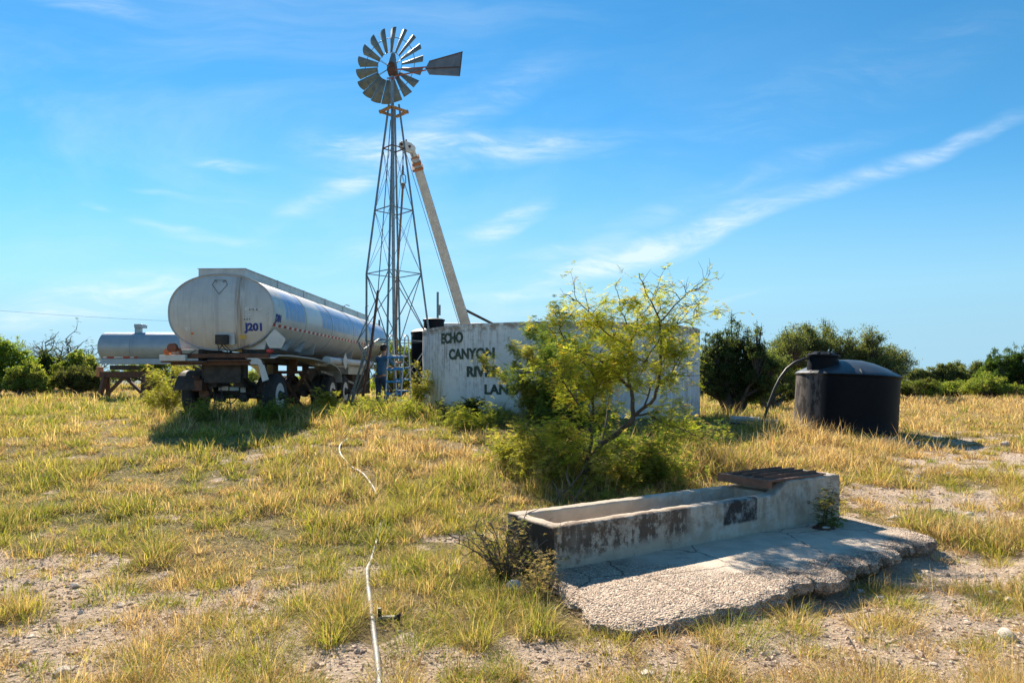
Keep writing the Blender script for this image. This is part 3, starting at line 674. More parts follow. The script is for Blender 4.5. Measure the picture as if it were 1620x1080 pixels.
def rock(px, py, size, label, flat=.6, tint=(.56, .50, .43)):
    c = GP(px, py); bm = bmesh.new(); bmesh.ops.create_icosphere(bm, subdivisions=3, radius=1)
    V = np.array([v.co[:] for v in bm.verts]); Fc = np.array([[v.index for v in f.verts] for f in bm.faces]); bm.free()
    q = px * .137
    for ax in rng.normal(0, 1, (9, 3)):       # chip planar facets off the ball
        ax = ax / np.linalg.norm(ax); d = V @ ax; lim = rng.uniform(.55, .85); V = V - np.outer(np.maximum(d - lim, 0), ax)
    V = V * (1 + .10 * (fbm(V[:, 0] * 4 + q, V[:, 1] * 4 + V[:, 2] * 3, 9, 3) - .5)[:, None])
    V = V * np.array([1, .8, flat]) * size
    a = q; V = np.stack([V[:, 0] * math.cos(a) - V[:, 1] * math.sin(a), V[:, 0] * math.sin(a) + V[:, 1] * math.cos(a), V[:, 2]], -1)
    o = npmesh('rock', V, Fc, STONE, col=np.tile(np.array(tint), (len(V), 1)), loc=(c.x, c.y, c.z + size * flat * .25))
    tag(o, label, 'rock', 'loose limestone rocks lying on the ground')
rocks = [(180, 1036, .034, 'rounded pale rock on the bare dirt at lower left, below the middle grass clump'), (100, 1068, .055, 'flat grey rock cut by the bottom edge at lower left'),
         (118, 928, .045, 'brownish grey rock at the edge of the left grass clump'), (52, 1035, .035, 'small brown rock near the bottom left corner beside dry tuft'),
         (334, 978, .03, 'small dark rock in the middle of the left dirt patch'), (1481, 812, .09, 'large upright pale rock right of the concrete slab'),
         (1415, 822, .08, 'flat white rock just behind the right end of the slab'), (1437, 828, .06, 'second flat white rock right behind the slab tip'),
         (1535, 815, .055, 'white rock in the grass right of the largest upright rock'), (1575, 940, .05, 'tan rock at far right level with the straw clump'),
         (1600, 955, .06, 'pale rock at the right edge above the tall straw clump'), (1592, 1010, .075, 'flat pale rock at the right edge low down'),
         (1360, 940, .045, 'pale rock under the broken right edge of the slab'), (1590, 705, .12, 'long pale rock far right in the dry grass'), (1500, 752, .09, 'low white rock between black tank and slab'),
         (1395, 950, .05, 'grey rock lying at the foot of the slab overhang'), (1450, 756, .07, 'grey rock in the grass in front of the black tank shadow'), (1025, 1068, .05, 'grey rock at the bottom edge below the slab corner'),
         (240, 1060, .04, 'small brown rock at the bottom left beside the rounded pale rock'), (1540, 848, .045, 'thin white rock lying below the dry tuft at far right')]
for r_ in rocks: rock(*r_)

# ---------------------------------------------------------------- leaf and tree builders
def leaf_mesh(name, pts, size, pal, colv, parent, loc=(0, 0, 0), mat=LEAF, aspect=.5, droop=0.0):
    n = len(pts); pts = np.asarray(pts, float)
    d = rng.normal(0, 1, (n, 3)); d[:, 2] -= droop; d /= np.linalg.norm(d, axis=1)[:, None]
    t = rng.normal(0, 1, (n, 3)); w = np.cross(d, t); w /= np.linalg.norm(w, axis=1)[:, None] + 1e-9
    L = (size * rng.uniform(.6, 1.4, n))[:, None]
    V = np.stack([pts, pts + d * L * .5 + w * L * aspect * .5, pts + d * L, pts + d * L * .5 - w * L * aspect * .5], 1).reshape(-1, 3)
    Fc = np.arange(n * 4).reshape(n, 4)
    pal = np.asarray(pal); ci = np.clip(np.round(colv * (len(pal) - 1) + rng.normal(0, .7, n)), 0, len(pal) - 1).astype(int)
    col = np.repeat(pal[ci] * rng.uniform(.75, 1.25, (n, 1)), 4, 0)
    return npmesh(name, V, Fc, mat, col=col, parent=parent)
def crown_tree(name, label, cat, base, blobs, nleaf, lsize, pal, trunk_r=.12, seed=1, cl=None, sig=.2, group=None, stems=1, bark=None, droop=.2, twig=.35, aspect=.5):
    """blobs: (x, y, z, rx, ry, rz) from the base. Leaves sit in many small sprays on twigs through each blob."""
    r = np.random.default_rng(seed); root = thing(name, label, cat, base, group=group)
    mb = MB(); tips = []; vol = np.array([b[3] * b[4] * b[5] for b in blobs]); vol = vol ** .62; vol /= vol.sum()
    ncl = cl or max(30, nleaf // 90)
    stemp = [Vector((r.normal(0, .12) * (stems > 1), r.normal(0, .12) * (stems > 1), 0)) for _ in range(stems)]
    for bi, (x, y, z, rx, ry, rz) in enumerate(blobs):
        s0 = stemp[bi % stems] * 1.0; c = Vector((x, y, z - rz * .2))
        mid = s0.lerp(c, .5) + Vector((r.normal(0, .08), r.normal(0, .08), .1)) * c.length * .5
        mid.x = s0.x + (c.x - s0.x) * .35
        pl = [s0 + Vector((0, 0, -.1)), s0.lerp(mid, .5) + Vector((r.normal(0, .03), r.normal(0, .03), 0)) * c.length, mid, mid.lerp(c, .5) + Vector((r.normal(0, .04), r.normal(0, .04), 0)) * c.length, c]
        tr = trunk_r * (.5 + .5 * vol[bi] / vol.max()); mb.tube(pl, [tr, tr * .8, tr * .6, tr * .45, tr * .3], 6)
        k = max(4, int(ncl * vol[bi]))
        for _ in range(k):
            d = r.normal(0, 1, 3); d /= np.linalg.norm(d); q = r.uniform(.35, 1.0) ** .6
            if d[2] < -.55: d[2] *= -.6
            p = Vector((x + d[0] * rx * q, y + d[1] * ry * q, z + d[2] * rz * q)); tips.append((p, r.random()))
            if r.random() < twig:
                a = c.lerp(p, .1); m2 = a.lerp(p, .55) + Vector(r.normal(0, .06, 3)) * rx
                mb.tube([a, m2, p, p + (p - m2) * .35], [tr * .28, tr * .18, tr * .08, .003], 4)
    mb.build('trunk', bark or BARK, root)
    cen = np.array([t[0][:] for t in tips]); cv = np.array([t[1] for t in tips]); m = len(cen)
    # each spray has its own size and density so the outline stays ragged
    wgt = r.lognormal(0, .5, m); wgt /= wgt.sum(); ii = r.choice(m, nleaf, p=wgt)
    av = float(np.mean([b[3] for b in blobs])); sg = (sig * av * r.uniform(.5, 1.2, m))[ii]
    pts = cen[ii] + r.normal(0, 1, (nleaf, 3)) * sg[:, None] * np.array([1, 1, .75])
    pts[:, 2] = np.maximum(pts[:, 2], .03)
    leaf_mesh('crown', pts, lsize, pal, cv[ii], root, droop=droop, aspect=aspect)
    return root
P_oak = [(.07, .09, .042), (.10, .125, .055), (.13, .155, .07), (.165, .19, .085), (.20, .215, .11)]
P_mesq = [(.14, .21, .03), (.21, .29, .04), (.29, .37, .05), (.36, .40, .06), (.42, .39, .08)]
P_jun = [(.035, .07, .024), (.055, .10, .03), (.08, .135, .035), (.11, .165, .045)]
P_lite = [(.13, .18, .045), (.18, .235, .055), (.24, .28, .07), (.30, .30, .09)]
P_dark = [(.045, .065, .03), (.065, .095, .038), (.09, .125, .05), (.14, .17, .07)]
P_oliv = [(.09, .10, .045), (.12, .13, .05), (.16, .165, .06), (.08, .10, .04)]
P_weed = [(.21, .25, .045), (.29, .33, .055), (.38, .40, .07), (.46, .41, .11)]

def tree_px(name, label, cat, x0, x1, ytop, Y, nleaf, lsize, pal, nb=6, seed=1, group=None, trunk_r=.12, low=.15, sparse=.2, stems=1, droop=.2, twig=.35, bark=None, shape='round', ybase=None, aspect=.5):
    cx = (x0 + x1) / 2; base = gz(cx, Y); W = (x1 - x0) / F * Y; Ht = (E + (HY - ytop) / F * Y - base.z) * 1.05
    r = np.random.default_rng(seed * 13 + 5); bl = []
    for i in range(nb):
        t = (i + .5) / nb * 2 - 1 + r.normal(0, .08)
        prof = {'round': math.sqrt(max(0, 1 - (abs(t) * .92) ** 2.2)), 'cone': max(.15, 1 - abs(t)), 'flat': 1 - .35 * abs(t) ** 3}[shape]
        top = Ht * (.42 + .58 * prof) * r.uniform(.86, 1.0)
        if i == nb // 2: top = Ht
        bz = Ht * low; rz = (top - bz) / 2; rx = W / nb * r.uniform(.8, 1.25)
        x = t * (W / 2 - rx * .6)
        bl.append((x, r.normal(0, .22) * W * .5, bz + rz, rx, rx * 1.1, rz * .95))
    for i in range(nb + 2):
        t = ((i + .5) / (nb + 2) * 2 - 1) * .9; rz = Ht * .22
        bl.append((t * W / 2, r.normal(0, .2) * W * .5, Ht * low * .6 + rz + Ht * r.uniform(-.04, .2), W * .15, W * .16, rz))
    nleaf = int(nleaf * 3.0); lsize *= .72
    return crown_tree(name, label, cat, base, bl, nleaf, lsize, pal, trunk_r, seed, sig=sparse, group=group, stems=stems, droop=droop, twig=twig, bark=bark, aspect=aspect)

# left treeline
GL = 'trees and brush along the left edge of the clearing'
tree_px('mesquite_tree', 'bright green bushy mesquite at the far left edge of the photo', 'tree', -70, 50, 524, 33, 13000, .12, P_mesq[:3] + P_lite[:2], 6, 3, GL, low=.02)
tree_px('bush', 'low round green bush below the far left mesquite', 'bush', 8, 78, 568, 31.5, 9000, .11, P_lite, 5, 6, GL, low=0, stems=3)
tree_px('mesquite_tree', 'light green mesquite in front of the half bare trees', 'tree', 92, 156, 548, 36, 7000, .12, P_lite + P_mesq[:2], 5, 7, GL, low=.1)
tree_px('bush', 'olive grey brush left of the rusty trestle', 'bush', 92, 170, 574, 32.5, 9000, .10, P_oliv, 5, 8, GL, low=0, stems=3)
tree_px('bush', 'dark green thicket behind the low round bush', 'bush', 42, 112, 552, 37, 8000, .12, P_dark, 5, 9, GL, low=0, stems=3)
tree_px('mesquite_tree', 'green mesquite seen beneath the small grey tank trailer', 'tree', 190, 300, 555, 39, 7000, .13, P_lite, 6, 10, GL, low=0)
tree_px('mesquite_tree', 'tree seen under the long tanker trailer', 'tree', 285, 420, 575, 44, 7000, .14, P_lite, 6, 11, GL, low=0)
tree_px('oak_tree', 'pale green tree beyond the left frame edge mesquite', 'tree', -260, -60, 515, 36, 9000, .14, P_mesq, 6, 12, GL, low=.02)
# centre
tree_px('mesquite_tree', 'leafy green mesquite seen through the windmill legs', 'tree', 588, 668, 528, 27, 6500, .10, P_mesq, 5, 14, None, low=0)
tree_px('bush', 'green brush behind the tanker wheels', 'bush', 440, 600, 590, 42, 5000, .14, P_lite, 6, 15, None, low=0)
# right
GR_ = 'trees and brush along the right edge of the clearing'
tree_px('bush', 'dark leafy thicket against the right side of the white tank', 'bush', 1088, 1228, 500, 21.5, 30000, .075, P_dark, 8, 20, GR_, low=0, stems=4, twig=.7, sparse=.2)
tree_px('oak_tree', 'large round live oak behind the low black tank', 'tree', 1192, 1428, 503, 37, 42000, .115, P_oak, 10, 21, GR_, low=.12, trunk_r=.2, twig=.8, sparse=.17)
tree_px('bush', 'mid green bush between the dark thicket and the black tank', 'bush', 1160, 1275, 548, 27, 11000, .09, P_lite[:3] + P_oak, 6, 22, GR_, low=0, stems=3)
tree_px('oak_tree', 'left grey green live oak on the right treeline', 'tree', 1436, 1522, 574, 52, 24000, .14, P_oak, 9, 23, GR_, low=.0, shape='flat')
tree_px('oak_tree', 'right grey green live oak beside the junipers', 'tree', 1488, 1588, 571, 54, 26000, .14, P_oak, 9, 24, GR_, low=.0, shape='flat')
tree_px('juniper_tree', 'shorter spiky dark green juniper on the right treeline', 'tree', 1540, 1595, 553, 44, 16000, .11, P_jun, 6, 25, GR_, low=0, shape='cone', sparse=.22)
tree_px('juniper_tree', 'taller spiky juniper at the right edge of the photo', 'tree', 1568, 1655, 541, 42, 22000, .11, P_jun + P_lite[:1], 8, 26, GR_, low=0, shape='flat', sparse=.22)
tree_px('bush', 'yellow green bush at the foot of the right junipers', 'bush', 1525, 1605, 590, 40, 7000, .11, P_lite, 5, 27, GR_, low=0, stems=3)
tree_px('bush', 'low bushes emerging right of the black tank', 'bush', 1400, 1485, 594, 41, 7000, .11, P_oliv + P_lite[:2], 5, 28, GR_, low=0, stems=3)
tree_px('bush', 'low yellowish bush in the gap of the right treeline', 'bush', 1465, 1545, 600, 42, 6000, .11, P_lite, 5, 29, GR_, low=0, stems=3)
tree_px('juniper_tree', 'juniper just beyond the right edge of the photo', 'tree', 1630, 1760, 548, 41, 9000, .13, P_jun, 6, 30, GR_, low=0)
tree_px('oak_tree', 'oak behind the gap of the right treeline', 'tree', 1380, 1450, 596, 60, 5000, .17, P_oak, 5, 31, GR_, low=0)

# ---------------------------------------------------------------- foreground mesquite traced limb by limb (depth varies by limb)
def fronds(tips, n, spread, length, pal, root, name='crown', per=16, lsz=.02):
    """Feathery mesquite leaves: each frond a drooping rachis carrying narrow leaflets."""
    r = rng; tips = np.asarray(tips); i = r.integers(0, len(tips), n); o = tips[i] + r.normal(0, spread, (n, 3))
    az = r.uniform(0, 6.28, n); el = r.normal(-.15, .55, n)
    d = np.stack([np.cos(az) * np.cos(el), np.sin(az) * np.cos(el), np.sin(el)], -1)
    L = length * r.uniform(.6, 1.3, n)
    k = np.arange(per); t = (k // 2 + .5) / (per / 2); side = np.where(k % 2, 1, -1)
    pos = o[:, None] + d[:, None] * (L[:, None] * t)[..., None] + np.array([0, 0, -1.]) * ((L[:, None] * t) ** 2 * 1.2)[..., None]
    sd = np.cross(d, [0, 0, 1.]); sd /= np.linalg.norm(sd, axis=1)[:, None] + 1e-6
    ld = sd[:, None] * side[None, :, None] + d[:, None] * .45 + r.normal(0, .25, (n, per, 3)); ld /= np.linalg.norm(ld, axis=2)[..., None]
    wd = np.cross(ld, d[:, None] + r.normal(0, .6, (n, per, 3))); wd = np.cross(wd, ld); wd /= np.linalg.norm(wd, axis=2)[..., None] + 1e-6
    ll = lsz * r.uniform(.7, 1.4, (n, per, 1)); ww = ll * .24
    V = np.stack([pos - wd * ww, pos + wd * ww, pos + ld * ll * 2 + wd * ww * .4, pos + ld * ll * 2 - wd * ww * .4], 2).reshape(-1, 3)
    pal = np.asarray(pal); c = pal[np.clip((r.normal(.5, .28, n) * len(pal)).astype(int), 0, len(pal) - 1)] * r.uniform(.8, 1.2, (n, 1))
    col = np.repeat(c, per * 4, 0)
    return npmesh(name, V, np.arange(n * per * 4).reshape(-1, 4), LEAF, col=col, parent=root)
def grow_twigs(mb, path, rads, tips, n, ln, base, rr=.006, depth=1):
    for _ in range(n):
        k = random.randrange(1, len(path)); t = random.random(); p = path[k - 1].lerp(path[k], t)
        d = (path[k] - path[k - 1]).normalized(); a = Vector(np.random.default_rng(random.randrange(1 << 30)).normal(0, 1, 3)); a = (a - d * a.dot(d)).normalized()
        q = (d * .5 + a * .9 + Vector((0, 0, .25))).normalized(); l = ln * random.uniform(.5, 1.3); pts = [p]; cur = p.copy()
        for j in range(4):
            q = (q + Vector([random.gauss(0, .33) for _ in range(3)])).normalized(); cur = cur + q * l / 4; pts.append(cur.copy()); tips.append(cur.copy())
        mb.tube(pts, [rr, rr * .8, rr * .6, rr * .45, rr * .3], 4)
        if depth: grow_twigs(mb, pts, None, tips, 2, ln * .5, base, rr * .55, depth - 1)
def mesquite():
    Yb = 9.1; base = gz(925, Yb)
    root = thing('mesquite_tree', 'young leaning mesquite with feathery yellow green leaves growing just behind the trough', 'tree', base)
    def pl(pts): return [D(x, y, Yb + dy) - base for x, y, dy in pts]
    limbs = [([(912, 800, 0), (925, 752, 0), (939, 722, 0), (951, 701, 0), (976, 687, -.05), (995, 670, -.1), (1002, 657, -.1)], .045, .034, 0),
             ([(1002, 657, -.1), (1001, 631, -.05), (999, 615, 0), (983, 601, .05), (965, 583, .1), (951, 571, .1), (937, 562, .2), (913, 557, .3), (880, 548, .4)], .030, .008, 12),
             ([(999, 615, 0), (994, 596, -.05), (994, 571, -.1), (995, 550, -.15), (999, 534, -.2), (992, 515, -.2), (980, 490, -.2), (976, 459, -.2)], .020, .004, 12),
             ([(995, 550, -.15), (983, 541, -.25), (965, 531, -.3), (950, 518, -.4), (944, 504, -.45), (913, 476, -.5), (898, 470, -.5)], .014, .004, 11),
             ([(999, 534, -.2), (1010, 500, 0), (1030, 480, .1), (1040, 452, .2)], .010, .004, 7),
             ([(1004, 657, -.1), (1018, 645, -.2), (1036, 629, -.3), (1041, 610, -.35), (1043, 592, -.4), (1044, 560, -.35), (1045, 533, -.3), (1043, 504, -.3), (1032, 480, -.3), (1018, 448, -.3), (1011, 432, -.3)], .026, .004, 18),
             ([(1045, 533, -.3), (1029, 557, -.5), (1018, 575, -.6)], .010, .006, 5),
             ([(1044, 510, -.3), (1067, 483, -.4), (1089, 462, -.5), (1100, 452, -.5)], .011, .003, 9),
             ([(1045, 533, -.3), (1071, 513, -.1), (1103, 501, 0), (1127, 492, .1)], .011, .003, 9),
             ([(1041, 610, -.35), (1062, 590, -.5), (1078, 560, -.6), (1086, 545, -.6)], .010, .004, 8),
             ([(1004, 657, -.1), (1025, 654, -.3), (1039, 663, -.4), (1060, 673, -.5), (1089, 682, -.5), (1105, 690, -.5)], .016, .005, 9),
             ([(926, 740, 0), (936, 700, .1), (936, 666, .1), (937, 631, .15), (946, 606, .2), (930, 580, .3), (905, 560, .4), (893, 530, .4)], .026, .006, 16),
             ([(936, 666, .1), (915, 640, -.1), (895, 610, -.2), (885, 585, -.3)], .014, .005, 10),
             ([(905, 560, .4), (885, 520, .3), (905, 495, .2)], .010, .004, 8),
             ([(939, 722, 0), (915, 700, -.2), (890, 680, -.3), (868, 668, -.35)], .014, .005, 9),
             ([(951, 701, 0), (960, 660, .5), (965, 620, .8), (975, 580, 1.0), (960, 540, 1.1)], .016, .005, 14),
             ([(1018, 645, -.2), (1030, 610, .4), (1050, 580, .7), (1075, 555, .9)], .014, .005, 12)]
    mb = MB(); tips = []
    for pts, r0, r1, nt in limbs:
        w = pl(pts); w2 = [w[0]]
        for a, b in zip(w, w[1:]):
            w2 += [a.lerp(b, .5) + Vector([random.gauss(0, .012) for _ in range(3)]), b]
        rd = [r0 + (r1 - r0) * i / (len(w2) - 1) for i in range(len(w2))]; mb.tube(w2, rd, 8)
        if nt: grow_twigs(mb, w2[len(w2) // 4:], rd, tips, nt, .42, base, .006, 1)
    mb.build('trunk', BARK, root)
    pal = [(.17, .21, .035), (.28, .32, .045), (.39, .42, .06), (.49, .47, .07), (.56, .43, .09)]
    T = np.array([t[:] for t in tips]); hgt = T[:, 2]; w = np.where(hgt > 2.45, .28, 1.0); w = np.where((T[:, 0] > 1.08) & (hgt > .9), w * .35, w); T = T[rng.random(len(T)) < w]
    fronds(T, 4700, .045, .13, pal, root, per=12, lsz=.018)
    # dead twigs lower left
    base2 = gz(886, 8.4); r2 = thing('dead_branch', 'bare forked dead branch sticking up left of the mesquite behind the trough', 'branch', base2)
    mb = MB(); q = lambda x, y: D(x, y, 8.4) - base2
    for pth in ([(884, 800), (886, 788), (902, 768), (918, 747), (930, 732)], [(886, 788), (880, 770), (872, 758)], [(908, 792), (915, 775), (926, 752)], [(902, 768), (896, 752), (899, 735)]):
        w = [q(*p) + Vector((0, random.gauss(0, .04), 0)) for p in pth]; mb.tube(w, [.014 - .010 * i / (len(w) - 1) for i in range(len(w))], 5)
    mb.build('branch', BARKD, r2)
mesquite()

def shrub(name, label, px, Y, w, h, nstem, nfr, pal, seed, lsz=.014, flen=.12, group=None, loc=None, lean=.35, bark=BARK, per=14, stemr=.008, spread=.05, ntw=5):
    random.seed(seed); base = loc or gz(px, Y); root = thing(name, label, 'shrub', base, group=group); mb = MB(); tips = []
    for i in range(nstem):
        a = random.uniform(0, 6.28); s = Vector((math.cos(a), math.sin(a), 0)) * random.random() * w * .18; cur = s.copy() + Vector((0, 0, -.05))
        d = Vector((math.cos(a) * lean * random.random() * 1.4, math.sin(a) * lean * random.random(), 1)).normalized(); hh = h * random.uniform(.55, 1.05); pts = [cur.copy()]; ns = 7
        for j in range(ns):
            d = (d + Vector([random.gauss(0, .13) for _ in range(3)]) + Vector((math.cos(a), math.sin(a), 0)) * .06 * w / h).normalized(); cur = cur + d * hh / ns; pts.append(cur.copy())
            if j > 0: tips.append(cur.copy())
        mb.tube(pts, [stemr * (1 - .8 * j / ns) for j in range(ns + 1)], 5)
        grow_twigs(mb, pts[1:], None, tips, ntw, w * .32, base, stemr * .45, 1)
    mb.build('stems', bark, root)
    if nfr: fronds([t[:] for t in tips], nfr, spread, flen, pal, root, 'leaves', per=per, lsz=lsz)
    return root
P_y = [(.19, .21, .05), (.28, .29, .06), (.38, .37, .08), (.46, .38, .14)]
P_g = [(.08, .13, .03), (.12, .18, .035), (.16, .23, .04), (.22, .28, .06)]
GT = 'shrubs growing against the front of the white tank'
shrub('mesquite_shrub', 'wispy yellow green shrub covering the end of the word CANYON on the tank', 843, 13.9, .45, 2.0, 9, 1900, P_y, 41, .019, .13, GT, lean=.2)
shrub('mesquite_shrub', 'darker tall shrub right of the painted words on the tank', 872, 13.8, 1.0, 2.45, 13, 4400, P_g, 42, .017, .13, GT)
shrub('mesquite_shrub', 'shrub between the tall dark shrub and the leaning mesquite', 905, 13.2, 1.0, 1.4, 9, 2200, P_g + P_y[:1], 43, .017, .13, GT)
shrub('leafy_shrub', 'small dark green shrub under the word RIVER on the tank', 741, 14.2, .55, .62, 9, 900, [(.02, .045, .02), (.04, .07, .025), (.06, .095, .03)], 44, .026, .08, GT, per=10)
shrub('leafy_shrub', 'tiny dark sprig at the tank foot below the word ECHO', 707, 14.5, .25, .45, 4, 260, [(.02, .045, .02), (.05, .08, .03)], 45, .022, .07, GT, per=10)
shrub('leafy_shrub', 'climbing yellow green weed at the left edge of the white tank', 663, 16.6, .42, 1.45, 6, 700, P_y, 46, .022, .10, GT, lean=.12, per=10)
shrub('mesquite_shrub', 'feathery bush around the foot of the leaning mesquite', 905, 9.3, 1.5, .75, 17, 2000, P_y, 47, .018, .12, 'undergrowth behind the trough', lean=.8)
shrub('mesquite_shrub', 'feathery olive bush right of the mesquite behind the trough', 1035, 9.5, 1.3, .75, 15, 1800, P_g + P_y + [(.30, .24, .12)], 48, .018, .12, 'undergrowth behind the trough', lean=.8)
shrub('mesquite_shrub', 'low green bush left of the mesquite foot', 842, 10.0, 1.1, .7, 13, 1500, P_y, 49, .018, .12, 'undergrowth behind the trough', lean=.7)
shrub('mesquite_shrub', 'arching thorny bush below the right side of the white tank', 1092, 11.0, 1.0, .7, 10, 1100, P_y + P_g, 50, .018, .12, 'undergrowth behind the trough', lean=.8)
shrub('mesquite_shrub', 'dark green undergrowth bush between the two feathery bushes', 985, 9.9, .9, .65, 9, 900, P_g, 51, .018, .12, 'undergrowth behind the trough', lean=.5)
shrub('leafy_weed', 'tall bright green weed left of the tanker wheels', 268, 17.2, .8, 1.25, 10, 1500, P_y, 52, .02, .13, None, lean=.3, per=10)
shrub('leafy_weed', 'low green weeds around the tanker trailer left rear wheel', 312, 14.6, 1.3, .34, 20, 1500, P_g + P_y[:1], 80, .02, .09, None, lean=.8, per=10, ntw=3)
shrub('leafy_weed', 'low green weeds around the tanker trailer right rear wheel', 425, 14.8, 1.4, .32, 20, 1500, P_g + P_y[:1], 81, .02, .09, None, lean=.8, per=10, ntw=3)
shrub('leafy_weed', 'small bright sapling in the shade beside the tanker rear wheel', 521, 16.3, .35, .75, 4, 280, P_y, 53, .03, .10, None, lean=.2, per=10)
shrub('leafy_weed', 'bright green weeds in front of the blue ladder', 600, 16.4, 1.3, .26, 16, 1200, P_weed, 54, .02, .09, 'low bright weeds in front of the windmill', lean=.8, per=10, ntw=3)
shrub('leafy_weed', 'bright green weeds right of the ladder by the tank', 662, 15.2, 1.1, .26, 14, 1000, P_weed, 55, .02, .09, 'low bright weeds in front of the windmill', lean=.8, per=10, ntw=3)
shrub('leafy_weed', 'bright green weeds left of the ladder in front of the man', 545, 15.4, 1.3, .26, 14, 1000, P_weed, 56, .02, .09, 'low bright weeds in front of the windmill', lean=.8, per=10, ntw=3)
shrub('leafy_weed', 'low bright weeds at the foot of the white tank wall', 745, 13.6, 1.5, .26, 16, 1500, P_weed, 57, .02, .09, 'low bright weeds in front of the windmill', lean=.8, per=10, ntw=3)
GB = 'half bare trees rising over the left brush'
shrub('mesquite_tree', 'tallest dark half bare tree rising behind the left brush', 69, 38, 2.9, 3.0, 7, 420, P_dark, 70, .045, .25, GB, lean=.42, bark=BARKD, per=8, stemr=.075, spread=.12, ntw=9)
shrub('mesquite_tree', 'right hand dark half bare tree next to the small grey tank', 128, 38.5, 3.0, 2.8, 7, 480, P_dark, 71, .045, .25, GB, lean=.5, bark=BARKD, per=8, stemr=.07, spread=.12, ntw=9)
# dead shrub at the near end of the trough, sapling by the slab
lc = P(800, 880, 0)
shrub('dead_shrub', 'dry grey thorny shrub at the near left end of the trough', 0, 0, .44, .64, 24, 700, [(.18, .14, .09), (.16, .17, .05), (.28, .22, .14)], 60, .010, .06, None, loc=Vector((-.02, 5.72, .0)), lean=.55, bark=BARKD, per=8, stemr=.011, ntw=6)
shrub('dry_weed', 'dry brown seeding weed in front of the trough corner', 0, 0, .2, .42, 5, 380, [(.30, .22, .13), (.38, .29, .18), (.22, .20, .09)], 61, .009, .05, None, loc=Vector((.22, 5.20, .0)), lean=.35, bark=BARKD, per=8, stemr=.006, ntw=5)

# ---------------------------------------------------------------- concrete trough, slab and cover
def rough(o, vox, strength=.012, scale=.12):
    m = o.modifiers.new('remesh', 'REMESH'); m.mode = 'VOXEL'; m.voxel_size = vox; m.use_smooth_shade = True
    t = bpy.data.textures.new('clouds', 'CLOUDS'); t.noise_scale = scale; t.noise_depth = 4
    d = o.modifiers.new('wear', 'DISPLACE'); d.texture = t; d.strength = strength; d.mid_level = .5; d.texture_coords = 'LOCAL'
trough = thing('water_trough', 'long weathered concrete livestock trough in the foreground', 'trough', T0, TRZ)
L_, Wd, hT, wt_ = 3.97, .68, .35, .13
mb = MB(); g_ = -.25
mb.box((0, 0, g_), (L_, wt_, hT)).box((0, Wd - wt_, g_), (L_, Wd, hT + .01)).box((0, wt_ - .02, g_), (wt_, Wd - wt_ + .02, hT)).box((2.88, wt_ - .02, g_), (L_, Wd - wt_ + .02, hT))
mb.box((.05, .05, g_), (L_ - .05, Wd - .05, .06))
mb.box((3.02, 0, hT - .02), (L_, Wd, .475)); 
mb.add([(2.78, 0, hT - .02), (3.05, 0, hT - .02), (3.05, 0, .47), (2.78, wt_, hT - .02), (3.05, wt_, hT - .02), (3.05, wt_, .47)], [(0, 1, 2), (5, 4, 3), (0, 3, 4, 1), (1, 4, 5, 2), (2, 5, 3, 0)])
wallo = mb.build('basin', CONC, trough); rough(wallo, .016, .016, .10)

